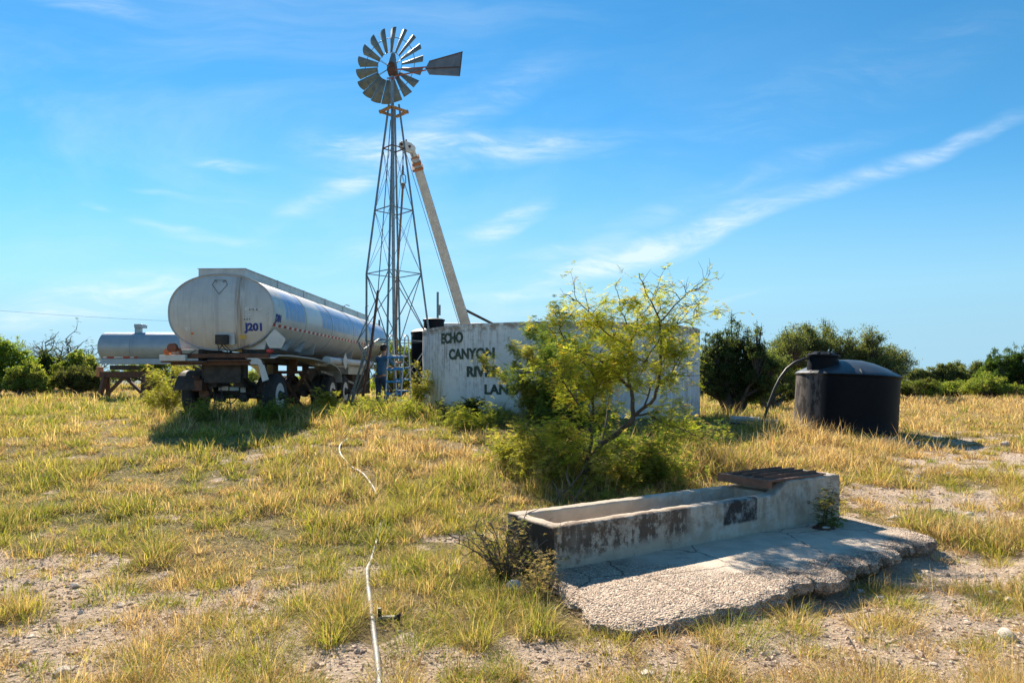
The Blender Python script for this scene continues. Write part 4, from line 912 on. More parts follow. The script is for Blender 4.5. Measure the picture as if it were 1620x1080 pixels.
def build_slab():
    # ruled from the foot of the trough wall out to the broken edge, then rolled under it
    ns, nt, ne = 420, 120, 16
    o = np.array(OUT); seg = np.r_[0, np.cumsum(np.hypot(*np.diff(o, axis=0).T))]; tau = np.linspace(0, 1, ns); al = tau * seg[-1]
    ox = np.interp(al, seg, o[:, 0]); oy = np.interp(al, seg, o[:, 1])
    ix = -.02 + 4.0 * tau; iy = np.full(ns, .03)
    ix = np.clip(np.interp(tau, [0, .20, .84, 1], [-.01, .25, 3.85, 3.99]), -.02, 3.99)
    dx = np.gradient(ox); dy = np.gradient(oy); ln = np.hypot(dx, dy) + 1e-9
    ker = np.ones(9) / 9; nx = np.convolve(np.pad(dy / ln, 4, 'edge'), ker, 'valid'); ny = np.convolve(np.pad(-dx / ln, 4, 'edge'), ker, 'valid')   # outward
    sgn = np.sign((nx * (ox - 2) + ny * (oy + .3)).sum()); nx, ny = nx * sgn, ny * sgn
    wob = (fbm(al * 5, al * 0 + 2.2, 31, 4) - .5) * .10 + (fbm(al * 16, al * 0 + 5.2, 33, 3) - .5) * .05
    rdg = np.abs(fbm(al * 7, al * 0 + 9.1, 37, 3) - .5) * 2; wob = wob - .05 * (1 - sstep(rdg, 0, .16)) * sstep(tau, .3, .4) + (np.floor(vnoise(al * 11, al * 0, 38) * 4) / 4 - .4) * .03
    ox = ox + nx * wob; oy = oy + ny * wob
    front = sstep(tau, .18, .30) * sstep(tau, .97, .85)
    rows = []
    for j in range(nt + ne):
        if j < nt:
            f = j / (nt - 1); x = ix + (ox - ix) * f; y = iy + (oy - iy) * f
            z = -.012 * f - .018 * sstep(f, .93, 1.0) ** 2 - .03 * (1 - front) * sstep(f, .6, 1)
        else:
            q = (j - nt + 1) / ne; a = q * math.pi * .55
            bul = .008 * math.sin(min(a * 1.6, math.pi)) - .22 * max(0, q - .55) * sstep(tau, .35, .5)
            x = ox + nx * bul; y = oy + ny * bul; z = -.030 - .03 * (1 - front) - .12 * q
        rows.append(np.stack([x + 0 * tau, y + 0 * tau, z + 0 * tau], -1))
    V = np.array(rows); fx, fy = V[..., 0], V[..., 1]
    def cells(cell, sd):
        gx = np.floor(fx / cell); gy = np.floor(fy / cell); best = np.full(fx.shape, 9.)
        for dx_ in (-1, 0, 1):
            for dy_ in (-1, 0, 1):
                cx = (gx + dx_ + hash2(gx + dx_, gy + dy_, sd)) * cell; cy = (gy + dy_ + hash2(gx + dx_, gy + dy_, sd + 1)) * cell
                best = np.minimum(best, np.hypot(fx - cx, fy - cy) / cell)
        return np.clip(1 - best * 1.45, 0, 1)
    rr = np.arange(nt + ne)[:, None] / (nt - 1)
    rough_ = np.clip(.12 + sstep(rr + (fbm(fx * 2, fy * 2, 51, 3) - .5) * .5, .55, .95) * .9 + sstep(fx + .4 * fy + (fbm(fx * 2.5, fy * 2.5, 52, 3) - .5) * .8, 1.0, .2) * .8, 0, 1.1)
    amp = np.clip(rough_, 0, 1) * .009 + .001
    V[..., 2] += (cells(.030, 5) * (fbm(fx * 9, fy * 9, 41, 2) > .5) * amp * .7 + cells(.019, 15) * amp * .6) + (fbm(fx * 6, fy * 6, 13, 4) - .5) * .018 * (.2 + sstep(rr, .4, 1)) + (fbm(fx * 1.2, fy * 1.2, 14, 2) - .5) * .012
    side = (rr > 1) * (fbm(fx * 14 + 3, fy * 14 + V[..., 2] * 60, 15, 3) - .5) * .05; V[..., 0] += nx * side; V[..., 1] += ny * side
    R_ = nt + ne; i = np.arange(R_ * ns).reshape(R_, ns)
    Fc = np.stack([i[:-1, :-1], i[1:, :-1], i[1:, 1:], i[:-1, 1:]], -1).reshape(-1, 4); Vf = V.reshape(-1, 3)
    colr = np.repeat(np.clip(rough_, 0, 1).reshape(-1, 1), 3, 1)
    o = npmesh('concrete_slab', Vf, Fc, SLABM, smooth=True, loc=T0, col=colr); o.rotation_euler = (0, 0, TRZ)
    tag(o, 'rough pebbly concrete apron with broken edge in front of the trough', 'slab')
build_slab()
COVR = weathered('rust_brown_cover', (.25, .115, .07), (.17, .08, .052), .75, 0, 7, stain=(.36, .19, .11), stain_amt=.5, bumps=.4)
# rusty cover on the raised end
cov = thing('trough_cover', 'rusty brown ribbed metal cover lying on the raised far end of the trough', 'cover', T0 + td * 2.75 + tn * .02 + Vector((0, 0, .415)), TRZ)
mb = MB(); Lc, Wc = 1.0, .66
mb.box((0, 0, 0), (.05, Wc, .085)).box((Lc - .05, 0, .07), (Lc, Wc, .085)).box((.05, 0, .062), (Lc - .05, .05, .082)).box((.05, Wc - .05, .03), (Lc - .05, Wc, .082))
mb.build('frame', COVR, cov, bevel=.004)
mb = MB(); mb.box((.05, .052, .066), (Lc - .02, Wc - .052, .074)); mb.build('plate', weathered('reddish_rust_sheet', (.40, .20, .13), (.30, .14, .09), .75, 0, 6, bumps=.4), cov)
for k in range(4):
    mb = MB(); y0 = .10 + k * .135; mb.box((.06 + .0 * k, y0, .076), (.97 - .04 * (k % 2), y0 + .05, .084)).box((.06, y0, .084), (.97 - .04 * (k % 2), y0 + .012, .112)); mb.build('rib', COVR, cov, bevel=.003)
sp_loc = T0 + td * 3.28 + tn * (-.24)
shrub('sapling', 'thin leafy sapling growing from a hole in the slab by the trough end', 0, 0, .20, .62, 2, 330, [(.05, .07, .03), (.09, .10, .04), (.16, .16, .07), (.2, .16, .09)], 62, .011, .05, None, loc=sp_loc, lean=.06, per=8, stemr=.009, ntw=9)
shrub('leafy_weed', 'small green weed beside the sapling at the trough wall', 0, 0, .12, .16, 6, 70, P_g, 63, .016, .05, None, loc=T0 + td * 3.5 + tn * (-.2), lean=.5, per=8, ntw=2)
xx, yy = np.meshgrid(np.linspace(-.14, .14, 40), np.linspace(-.12, .12, 40)); rr_ = np.hypot(xx / .13, yy / .11)
zz = .075 * np.clip(1 - rr_ ** 1.6, -.3, 1) + (fbm(xx * 45, yy * 45, 71, 3) - .5) * .035 * (rr_ < 1.1)
ii = np.arange(1600).reshape(40, 40)
o = npmesh('dirt_mound', np.stack([xx, yy, zz], -1).reshape(-1, 3), np.stack([ii[:-1, :-1], ii[:-1, 1:], ii[1:, 1:], ii[1:, :-1]], -1).reshape(-1, 4), plain('dark_crumbly_soil', (.09, .05, .035), .95), loc=sp_loc + Vector((0, 0, -.02)))
tag(o, 'dark crumbly mound of soil at the foot of the slab sapling', 'soil')
def blob(name, label, cat, loc, size, sc, mat, seed):
    bm = bmesh.new(); bmesh.ops.create_icosphere(bm, subdivisions=3, radius=1); V = np.array([v.co[:] for v in bm.verts]); Fc = np.array([[v.index for v in f.verts] for f in bm.faces]); bm.free()
    r = np.random.default_rng(seed)
    for ax in r.normal(0, 1, (8, 3)): ax = ax / np.linalg.norm(ax); d = V @ ax; V = V - np.outer(np.maximum(d - r.uniform(.6, .85), 0), ax)
    o = npmesh(name, V * np.array(sc) * size, Fc, mat, col=np.tile((.5, .52, .52), (len(V), 1)), loc=loc); tag(o, label, cat); return o
blob('rock', 'bluish white rock in the shade under the left end of the trough', 'rock', (.02, 5.32, .03), .07, (1, .8, .9), STONE, 5)
blob('rock', 'white chip of rock on the soil mound beside the sapling', 'rock', sp_loc + Vector((.0, -.06, .02)), .035, (1.3, .8, .4), STONE, 6)
# old concrete footing left of the trough
fp = GP(758, 852); mb = MB(); mb.box((-.22, -.32, -.1), (.22, .32, .02)); o = mb.build('concrete_pad', CONC, None, loc=(fp.x, fp.y, fp.z - .005)); o.rotation_euler = (0, 0, TRZ); rough(o, .02, .02, .1)
tag(o, 'small flat concrete pad in the grass at the left end of the trough', 'slab')

# ---------------------------------------------------------------- white water tank with lettering
zt = .80; TK = Vector((WTC[0], WTC[1], zt)); RT = WTC[2]; HTK = E + 92 / 1080 * 15.0 - zt
tank = thing('water_tank', 'large round whitewashed concrete water tank lettered ECHO CANYON RIVER LAND', 'water tank', TK)
mb = MB(); mb.lathe([(RT, -.5), (RT, 0), (RT + .012, .5), (RT, 1.0), (RT + .008, 1.5), (RT, HTK - .07), (RT + .012, HTK - .06), (RT + .012, HTK), (RT - .10, HTK), (RT - .13, HTK - .02), (RT - .13, HTK - .5), (0.0, HTK - .5)], n=128)
tankwall = mb.build('wall', MTANK, tank)
def cyl_text(s, x0, x1, ytop, ybot, bold=.045):
    # pixel columns -> angles on the tank wall
    def ang(px):
        k = (px - HX) / F; a = 1 + k * k; b = -2 * (k * WTC[0] + WTC[1]); c = WTC[0] ** 2 + WTC[1] ** 2 - RT ** 2
        Y = (-b - math.sqrt(b * b - 4 * a * c)) / (2 * a); return math.atan2(Y - WTC[1], k * Y - WTC[0]), Y
    a0, Y0 = ang(x0); a1, Y1 = ang(x1); Ym = (Y0 + Y1) / 2
    zb = E + (HY - ybot) / F * Ym - zt; h = (ybot - ytop) / F * Ym
    vs, fs = text2d(s, h / .72, bold)
    xs = [p[0] for p in vs]; lo, hi = min(xs), max(xs)
    V = []
    for x, y, z in vs:
        a = a0 + (a1 - a0) * (x - lo) / (hi - lo); rr = RT + .014 + z
        V.append((math.cos(a) * rr, math.sin(a) * rr, zb + y))
    return V, fs
for s, x0, x1, y0, y1 in (('ECHO', 699, 733, 526, 542), ('CANYON', 711, 783, 551, 567), ('RIVER', 739, 794, 579, 595), ('LAND', 767, 822, 608, 623)):
    V, fs = cyl_text(s, x0, x1, y0, y1); mb = MB(); mb.add(V, fs); mb.build('lettering', LETG, tankwall)

# ---------------------------------------------------------------- low black tank on the right
bt = thing('poly_tank', 'low wide black plastic water tank standing in dry grass at right', 'water tank', BT + Vector((0, 0, -.02))); bt.rotation_euler = (0, R(3.0), 0)
mb = MB(); mb.lathe([(1.12, 0), (1.12, .05), (1.108, .10), (1.105, .5), (1.105, .9), (1.108, 1.32), (1.135, 1.35), (1.135, 1.375)], n=72); mb.build('shell', GRIMY, bt)
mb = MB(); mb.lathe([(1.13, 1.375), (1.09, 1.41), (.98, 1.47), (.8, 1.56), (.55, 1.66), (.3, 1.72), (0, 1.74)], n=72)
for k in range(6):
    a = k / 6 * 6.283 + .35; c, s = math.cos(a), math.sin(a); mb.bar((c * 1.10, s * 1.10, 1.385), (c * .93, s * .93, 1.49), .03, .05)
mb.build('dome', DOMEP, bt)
mb = MB(); mb.lathe([(.345, 1.36), (.335, 1.5), (.33, 1.74), (.36, 1.76), (.36, 1.80), (.30, 1.83), (.22, 1.87), (0.0, 1.88)], (-.68, -.22, 0), n=40)
for k in range(8):
    a = k / 8 * 6.283; mb.bar((-.68 + math.cos(a) * .2, -.22 + math.sin(a) * .2, 1.87), (-.68 + math.cos(a) * .33, -.22 + math.sin(a) * .33, 1.825), .03, .025)
mb.build('lid', BLACKP, bt)
h0 = D(1274, 567, 15.75); mb = MB(); hp = [h0 + Vector((.12, 0, 0)), h0, D(1258, 573, 15.8), D(1245, 583, 15.8), D(1234, 598, 15.8), D(1226, 614, 15.8), D(1219, 632, 15.8), D(1212, 652, 15.8), gz(1204, 15.8) + Vector((0, 0, .03)), gz(1180, 15.9) + Vector((0, 0, .03)), gz(1130, 16.1) + Vector((0, 0, .03))]
o = MB().tube(hp, .032, 10).build('fill_hose', BLACKR); tag(o, 'black hose arching from the low black tank lid down to the grass', 'hose')
g = gz(1195, 17); mb = MB(); mb.tube([g + Vector((-.55, .25, .14)), g + Vector((.1, 0, .12))], .075, 12).tube([g + Vector((-.05, -.1, .1)), g + Vector((.5, -.35, .06))], .075, 12)
o = mb.build('scrap_pipe', weathered('pale_grey_pipe', (.42, .45, .45), (.33, .35, .36), .5)); tag(o, 'pale grey pipe lengths lying in the grass left of the low black tank', 'pipe')

# ---------------------------------------------------------------- tall black tank behind the windmill
c = gz(686, 24); vt = thing('poly_tank', 'tall narrow black plastic tank behind the left edge of the white tank', 'water tank', c)
topz = E + (HY - 524) / F * 24 - c.z
MB().lathe([(.78, 0), (.78, topz - .12), (.80, topz - .1), (.80, topz - .04), (.70, topz + .03), (.45, topz + .09), (0, topz + .1)], n=48).build('shell', BLACKP, vt)
MB().lathe([(.36, topz + .03), (.36, topz + .34), (.39, topz + .35), (.39, topz + .40), (.30, topz + .43), (0, topz + .44)], (.02, -.1, 0), n=32).build('lid', BLACKP, vt)

# ---------------------------------------------------------------- tanker trailer
TZ = 15.4; TX = (350 - HX) / F * TZ; tg = E - .88
trail = thing('tanker_trailer', 'long dull silver tanker trailer marked J201 parked at left', 'tanker trailer', (TX, TZ, tg), -R(1.7))
A, B, CZ, LN, PW = 1.2, .85, 2.39, 12.0, 2.25
def head_y(x, z):
    s = (abs(x / A) ** PW + abs((z - CZ) / B) ** PW) ** (1 / PW); return -.13 * (1 - min(s, 1) ** 2.4)
prof = [(0.0, -.13)] + [(s, -.13 * (1 - s ** 2.4)) for s in (.25, .45, .6, .72, .82, .9, .96)] + [(1, 0), (1, LN)] + [(s, LN + .13 * (1 - s ** 2.4)) for s in (.9, .6)] + [(0.0, LN + .13)]
barrel = MB().lathe(prof, (0, 0, CZ), 'Y', 96, A, B, PW).build('barrel', MT, trail)
def ell(a, k=1.0, off=0):        # point on the superellipse at angle a
    ca, sa = math.cos(a), math.sin(a); q = (abs(ca) ** PW + abs(sa) ** PW) ** (-1 / PW); return (ca * q * (A * k + off), CZ + sa * q * (B * k + off))
for yy in (0.0, 2.2, 4.5, 6.9, 9.3, 12.0):
    mb = MB(); pts = []; nseg = 72; ring = [];
    for i in range(nseg + 1):
        x, z = ell(2 * math.pi * i / nseg, 1, .004); pts.append((x, yy, z))
    rr = .020 if yy in (0.0, 12.0) else .007
    mb.tube(pts, rr, 6, cap=False); mb.build('seam_ring', ALU, trail)
mb = MB(); hz = 3.375
mb.box((-.53, .02, 2.98), (-.505, 11.7, hz)).box((.505, .02, 2.98), (.53, 11.7, hz)).box((-.505, .02, 2.98), (.505, .045, hz)).box((-.505, 11.67, 2.98), (.505, 11.695, hz))
mb.box((-.55, .0, hz), (-.47, 11.72, hz + .012)).box((.47, .0, hz), (.55, 11.72, hz + .012)).box((-.47, 0, hz), (.47, .06, hz + .012))
for k in range(1, 6): mb.box((.531, k * 2.0 - .02, 3.0), (.545, k * 2.0 + .02, hz + .03))
mb.build('spill_dam', ALU, trail)
for yy in (2.2, 5.1, 8.0, 10.5): MB().lathe([(.28, 3.2), (.28, 3.34), (.25, 3.38), (0, 3.40)], (0, yy, 0), n=24).build('manhole', ALU, trail)
MB().tube([(-.3, 11.2, 3.2), (-.3, 11.2, 3.75), (-.22, 11.2, 3.78), (-.1, 11.2, 3.74)], .02, 6).build('vent_pipe', ALU, trail); mb = MB(); mb.tube([(.5, 11.3, 3.3), (.5, 11.3, 3.75), (.62, 11.3, 3.75)], .018, 6); mb.build('vent_pipe', ALU, trail)
# lettering
def face_text(s, cx, cz, h, mat, bold=.03, xs=1.0):
    vs, fs = text2d(s, h / .72, bold, xs, 'CENTER'); mb = MB(); mb.add([(cx + x, head_y(cx + x, cz + y) - .006 - (z + .004) * .3, cz + y) for x, y, z in vs], fs); return mb.build('lettering', mat, barrel)
px2x = lambda px: (px - 350) / F * TZ
px2z = lambda py: CZ + (494 - py) / F * TZ
face_text('J201', px2x(405), px2z(523), .165, NAVY, .05, .98)
def side_pt(y, z, off=.006):
    q = min(.999, abs((z - CZ) / B)); x = A * (1 - q ** PW) ** (1 / PW); return x + off
vs, fs = text2d('J201', .17 / .72, .03, 1.0); mb = MB(); mb.add([(side_pt(.2 + x, 2.20 + y, .007 + z), .12 + x * .9, 2.20 + y) for x, y, z in vs], fs); mb.build('lettering', NAVY, barrel)
def face_rect(name, x0, x1, y0, y1, mat, lift=.006):
    X0, X1, Z0, Z1 = px2x(x0), px2x(x1), px2z(y1), px2z(y0); mb = MB(); n = 4; vs = []; fs = []
    for i in range(n + 1):
        for z in (Z0, Z1):
            x = X0 + (X1 - X0) * i / n; vs.append((x, head_y(x, z) - lift, z))
    for i in range(n): fs.append((2 * i, 2 * i + 2, 2 * i + 3, 2 * i + 1))
    mb.add(vs, fs); return mb.build(name, mat, barrel)
for r_ in ((391, 417, 487, 492), (392, 402, 496, 500), (389.5, 399, 503, 508), (294, 303, 517, 523)): face_rect('sticker', *r_, LABELW)
face_rect('sticker', 381, 392, 530, 536, YEL); face_rect('sticker', 304, 308, 526, 529, ORANGE)
face_text('2-15  K', px2x(404), px2z(491.4), .045, BLACKR, .02, 1.0); face_text('8-10 V', px2x(394.5), px2z(507), .045, BLACKR, .02, .8)
mb = MB()        # placard frame on the head
cx, cz = px2x(350), px2z(451); q = .215
dm = [(cx, cz - q), (cx + q * .8, cz + .0), (cx + q * .55, cz + q * .5), (cx - q * .55, cz + q * .5), (cx - q * .8, cz)]
for a, b in zip(dm, dm[1:] + dm[:1]):
    mb.bar((a[0], head_y(*a) - .008, a[1]), (b[0], head_y(*b) - .008, b[1]), .010, .010)
for sx in (-1, 1): mb.bar((cx + sx * .07, head_y(cx, cz + .1) - .02, cz + .06), (cx + sx * .12, head_y(cx, cz + .1) - .02, cz + .11), .03, .012)
mb.build('placard_frame', GALVD, trail)
mb = MB(); x0, x1, z0, z1 = px2x(347), px2x(366), px2z(545), px2z(530); mb.box((x0, -.22, z0), (x1, -.08, z1)); mb.build('junction_box', DARKM, trail, bevel=.01)
mb = MB(); mb.box((px2x(345), -.115, px2z(546)), (px2x(375), -.095, px2z(527))); mb.build('box_bracket', ALU, trail, bevel=.006)
mb = MB()
for a, b in (((350, 545), (353, 561)), ((356, 545), (366, 558)), ((360, 545), (372, 557)), ((358, 545), (350, 556))):
    mb.tube([(px2x(a[0]), -.17, px2z(a[1])), (px2x((a[0] + b[0]) / 2 + 1), -.2, px2z((a[1] + b[1]) / 2)), (px2x(b[0]), -.15, px2z(b[1]))], .009, 6)
mb.tube([(px2x(301), -.12, px2z(561)), (px2x(315), -.15, px2z(554)), (px2x(340), -.17, px2z(558)), (px2x(362), -.17, px2z(559)), (px2x(385), -.15, px2z(552)), (px2x(398), -.1, px2z(546))], .011, 6)
mb.build('cable', BLACKR, trail)
# reflective tape along the flank
mb = MB(); k = 0; y = .03
while y < 11.8:
    mb.cur = k % 2; a, b = y, y + (.17 if k % 2 == 0 else .17)
    z0, z1 = 2.085, 2.145
    mb.add([(side_pt(0, z0, .005), a, z0), (side_pt(0, z0, .005), b, z0), (side_pt(0, z1, .005), b, z1), (side_pt(0, z1, .005), a, z1)], [(0, 1, 2, 3)]); y = b + .004; k += 1
mb.build('reflective_tape', [REDT, WHT], barrel)
# chassis
mb = MB()
for sx in (-1, 1):
    mb.box((sx * .5 - .05, .05, 1.30), (sx * .5 + .05, 11.5, 1.56))
for yy in np.arange(.3, 11.5, 1.4): mb.box((-.448, yy, 1.33), (.448, yy + .08, 1.5))
mb.build('chassis_rail', DARKM, trail)
mb = MB(); mb.box((-1.22, -.16, 1.36), (1.15, -.06, 1.46)); mb.box((-1.1, -.12, 1.20), (1.0, -.02, 1.30)); mb.build('rear_crossbeam', RUST, trail, bevel=.008)
mb = MB(); mb.box((px2x(262), -.30, px2z(571)), (px2x(303), -.20, px2z(561.5))); mb.build('bumper_plate', WHITEP, trail, bevel=.006)
mb = MB(); mb.tube([(px2x(262), -.22, 1.28), (px2x(335), -.2, 1.26)], .022, 8).tube([(px2x(335), -.2, 1.30), (px2x(402), -.15, 1.30)], .028, 8); mb.build('steel_pipe', RUST, trail)
for sx in (-1, 1):           # saddle brackets cradling the barrel
    for yy in (.1, 3.5, 7.5, 11): MB().poly([(sx * .35, yy, 1.56), (sx * .95, yy, 1.56), (sx * 1.02, yy, 1.86), (sx * .6, yy, 1.66)], (0, .05, 0)).build('saddle', ALU, trail)
mb = MB(); mb.lathe([(.0, -.36), (.07, -.34), (.07, -.26)], (px2x(275), 0, px2z(557)), 'Y', 16); mb.box((px2x(270), -.3, px2z(559.5)), (px2x(277), -.24, px2z(555))); mb.build('marker_light', ORANGE, trail)
mb = MB(); mb.lathe([(0, -.40), (.10, -.38), (.11, -.28), (.05, -.22), (.03, -.1)], (px2x(284), 0, px2z(551)), 'Y', 18); mb.tube([(px2x(284), -.25, px2z(551)), (px2x(291), -.2, px2z(554)), (px2x(292), -.2, px2z(560))], .04, 8); mb.build('brake_hose_reel', weathered('red_brown_paint', (.30, .09, .04), (.2, .07, .04), .6), trail)
# side placard holder with red lamp
mb = MB(); c0 = Vector((px2x(437) * 1.0, -.05, px2z(536))); q = .22
mb.poly([c0 + Vector((0, 0, q * 1.0)), c0 + Vector((q * 1.05, .05, 0)), c0 + Vector((q * .6, .05, -q * .95)), c0 + Vector((-q * .55, 0, -q * .95)), c0 + Vector((-q * 1.0, 0, -.02))], (0, .012, 0)); mb.build('placard_holder', WHITEP, trail, bevel=.003)
mb = MB(); mb.lathe([(0, -.115), (.045, -.11), (.062, -.085), (.062, -.062)], (px2x(429.5), 0, px2z(555)), 'Y', 20, 1.25, .85); mb.build('tail_lamp', REDL, trail)
for yy in (.9, 1.9): MB().poly([(1.0, yy, 1.60), (1.16, yy, 1.56), (1.2, yy + .3, 1.88), (1.02, yy + .3, 1.8)], (0, .02, 0)).build('bracket', ALU, trail)
# fender: one long sheet over the wheels, curled down at its front
def sheet(path, x0, x1, th, name, mat):
    mb = MB(); n = len(path); vs = []
    for (y, z) in path: vs += [(x0, y, z), (x1, y, z), (x1, y, z - th), (x0, y, z - th)]
    fs = []
    for i in range(n - 1):
        a, b = i * 4, i * 4 + 4
        for k in range(4): fs.append((a + k, a + (k + 1) % 4, b + (k + 1) % 4, b + k))
    fs += [(0, 1, 2, 3), ((n - 1) * 4 + 3, (n - 1) * 4 + 2, (n - 1) * 4 + 1, (n - 1) * 4)]
    mb.add(vs, fs); return mb.build(name, mat, trail)
sheet([(-.12, 1.38), (.1, 1.44), (1.0, 1.46), (2.6, 1.44), (3.8, 1.38), (4.6, 1.30), (5.0, 1.18), (5.2, 1.0), (5.28, .82)], .60, 1.27, .03, 'fender', ALU)
sheet([(-.12, 1.38), (.1, 1.44), (1.0, 1.46), (2.6, 1.44), (3.8, 1.38), (4.6, 1.30), (5.0, 1.18), (5.2, 1.0)], -1.25, -.60, .03, 'fender', ALU)
mb = MB(); c1 = Vector((px2x(402), -.14, 1.36))
mb.poly([c1 + Vector((-.09, 0, -.02)), c1 + Vector((.05, 0, .04)), c1 + Vector((.22, 0, -.04)), c1 + Vector((.27, 0, -.16)), c1 + Vector((.0, 0, -.14))], (0, .02, 0))
mb.poly([c1 + Vector((.16, -.01, -.12)), c1 + Vector((.30, -.01, -.16)), c1 + Vector((.40, -.01, -.48)), c1 + Vector((.26, -.01, -.53))], (0, .02, 0)); mb.build('bent_mudflap_bracket', WHITEP, trail)
# wheels
def wheel(xc, yc, side, lab=None):
    w = MB(); w.lathe([(.30, -.13), (.44, -.135), (.485, -.11), (.50, -.07), (.505, 0), (.50, .07), (.485, .11), (.44, .135), (.30, .13), (.29, .1), (.29, -.1), (.30, -.13)], (xc, yc, .50), 'X', 48)
    # tread grooves read through raised ribs
    for gx in (-.06, 0, .06): w.lathe([(.503, gx - .018), (.512, gx - .014), (.512, gx + .014), (.503, gx + .018)], (xc, yc, .50), 'X', 48)
    ty = w.build('wheel', TYRE, trail)
    rm = MB(); s = side
    rm.lathe([(.305, s * .12), (.29, s * .125), (.27, s * .10), (.25, s * .04), (.20, s * .01), (.15, s * .03), (.14, s * .05), (0.0, s * .05)], (xc, yc, .50), 'X', 36)
    rm.build('rim', WHITEP, ty)
    hb = MB(); hb.lathe([(.13, s * .03), (.12, s * .13), (.085, s * .17), (.08, s * .25), (.045, s * .30), (0, s * .31)], (xc, yc, .50), 'X', 20)
    for k in range(8):
        a = k * .785; hb.tube([(xc + s * .03, yc + math.cos(a) * .17, .5 + math.sin(a) * .17), (xc + s * .10, yc + math.cos(a) * .17, .5 + math.sin(a) * .17)], .016, 6)
    hb.build('hub', DARKM, ty)
for ya in (.75, 5.0, 6.4):
    for s in (-1, 1):
        wheel(s * .94, ya, s)
        if ya > 1: wheel(s * .655, ya, s)
for ya in (.75, 5.0, 6.4):
    mb = MB(); mb.tube([(-.9, ya, .5), (.9, ya, .5)], .075, 12); mb.box((-.5, ya - .09, .52), (.5, ya + .03, .74))
    for s in (-1, 1):
        mb.tube([(s * .45, ya - .55, .95), (s * .45, ya - .3, .80), (s * .45, ya, .66), (s * .45, ya + .3, .80), (s * .45, ya + .55, .95)], .05, 6)
        mb.box((s * .45 - .06, ya - .62, .9), (s * .45 + .06, ya - .5, 1.30)); mb.box((s * .45 - .06, ya + .5, .9), (s * .45 + .06, ya + .62, 1.30))
        mb.lathe([(.0, -.22), (.09, -.2), (.10, -.05), (.06, 0)], (s * .30, ya - .12, .46), 'Y', 16)
    if ya < 1: mb.box((-.42, .05, .80), (.42, .35, 1.30)).box((-.42, .2, .7), (-.2, .9, .82)).box((.2, .2, .7), (.42, .9, .82))
    mb.build('axle', DARKM, trail)
mb = MB(); mb.box((-.28, .46, .62), (-.05, .475, .72)); mb.build('warning_label', LABELW, trail); mb = MB(); mb.box((-.02, .46, .62), (.20, .475, .71)); mb.build('warning_label', plain('pale_blue_label', (.38, .55, .62), .5), trail)
mb = MB(); mb.box((.24, .46, .58), (.36, .475, .70)); mb.build('plate', GALV, trail)
mb = MB(); mb.tube([(-.15, .3, .66), (-.05, .28, .36), (.12, .28, .33), (.28, .3, .5)], .014, 6).tube([(-.3, .25, .7), (-.25, .2, .35), (-.05, .22, .3)], .012, 6).tube([(.05, .3, .5), (.1, .28, .22)], .012, 6); mb.build('air_line', BLACKR, trail)
sheet([(.75 + .60 * math.cos(R(a)), .5 + .60 * math.sin(R(a))) for a in range(165, 10, -12)], -1.18, -.66, .02, 'rubber_mudguard', DARKM)
mb = MB(); mb.tube([(-.62, -.05, .95), (-.45, .3, .80), (-.3, .5, .9)], .03, 6).tube([(-.7, .1, .62), (-.55, .2, .86), (-.35, .3, .6), (-.5, .25, .35)], .022, 6).box((-.62, .0, .62), (-.44, .3, .86)); mb.lathe([(0, -.12), (.12, -.10), (.13, .1), (0, .12)], (-.52, .35, .55), 'Y', 16); mb.build('brake_gear', RUST, trail, bevel=.008)
for xx in (-.24, .30): MB().lathe([(0, .0), (.085, .01), (.10, .04), (.10, .16), (.07, .2), (0, .2)], (xx, .42, .45), 'Y', 18).build('brake_chamber', DARKM, trail)
# prop stand under the frame
mb = MB(); yb = 2.6
for a, b in (((.35, yb), (1.05, yb + .1)), ((1.05, yb), (.35, yb + .1)), ((.9, yb), (1.35, yb + .6))): mb.bar((a[0], a[1], 1.05), (b[0], b[1], -.02), .06, .06)
mb.box((.3, yb - .05, 1.03), (1.1, yb + .12, 1.11)); mb.box((.62, yb - .03, 1.11), (.80, yb + .1, 1.42)); mb.build('landing_stand', RUST, trail)
mb = MB(); mb.tube([(1.22, 3.9, 1.42), (1.22, 9.2, 1.42)], .105, 20); mb.lathe([(0, 3.86), (.12, 3.87), (.12, 3.94)], (1.22, 0, 1.42), 'Y', 20); mb.build('hose_tube', WHITEP, trail)
mb = MB(); c0 = Vector((1.36, 5.3, 1.42)); q = .22; mb.poly([c0 + Vector((0, 0, q * 1.2)), c0 + Vector((0, q * 1.3, 0)), c0 + Vector((0, 0, -q * 1.1)), c0 + Vector((0, -q * 1.3, 0))], (.012, 0, 0)); mb.box((1.32, 5.25, 1.38), (1.36, 5.35, 1.46)); mb.build('placard_holder', WHITEP, trail)
mb = MB(); mb.box((1.0, 3.5, 1.26), (1.08, 11.6, 1.34)); mb.tube([(1.0, 4.2, 1.1), (1.0, 7.5, .75)], .04, 8).box((.6, 6.6, 1.05), (1.1, 8.6, 1.28)); mb.build('side_rail', ALU, trail)
mb = MB(); mb.box((-.8, 8.2, .35), (.8, 10.8, 1.29)); mb.build('running_gear_box', DARKM, trail, bevel=.03)

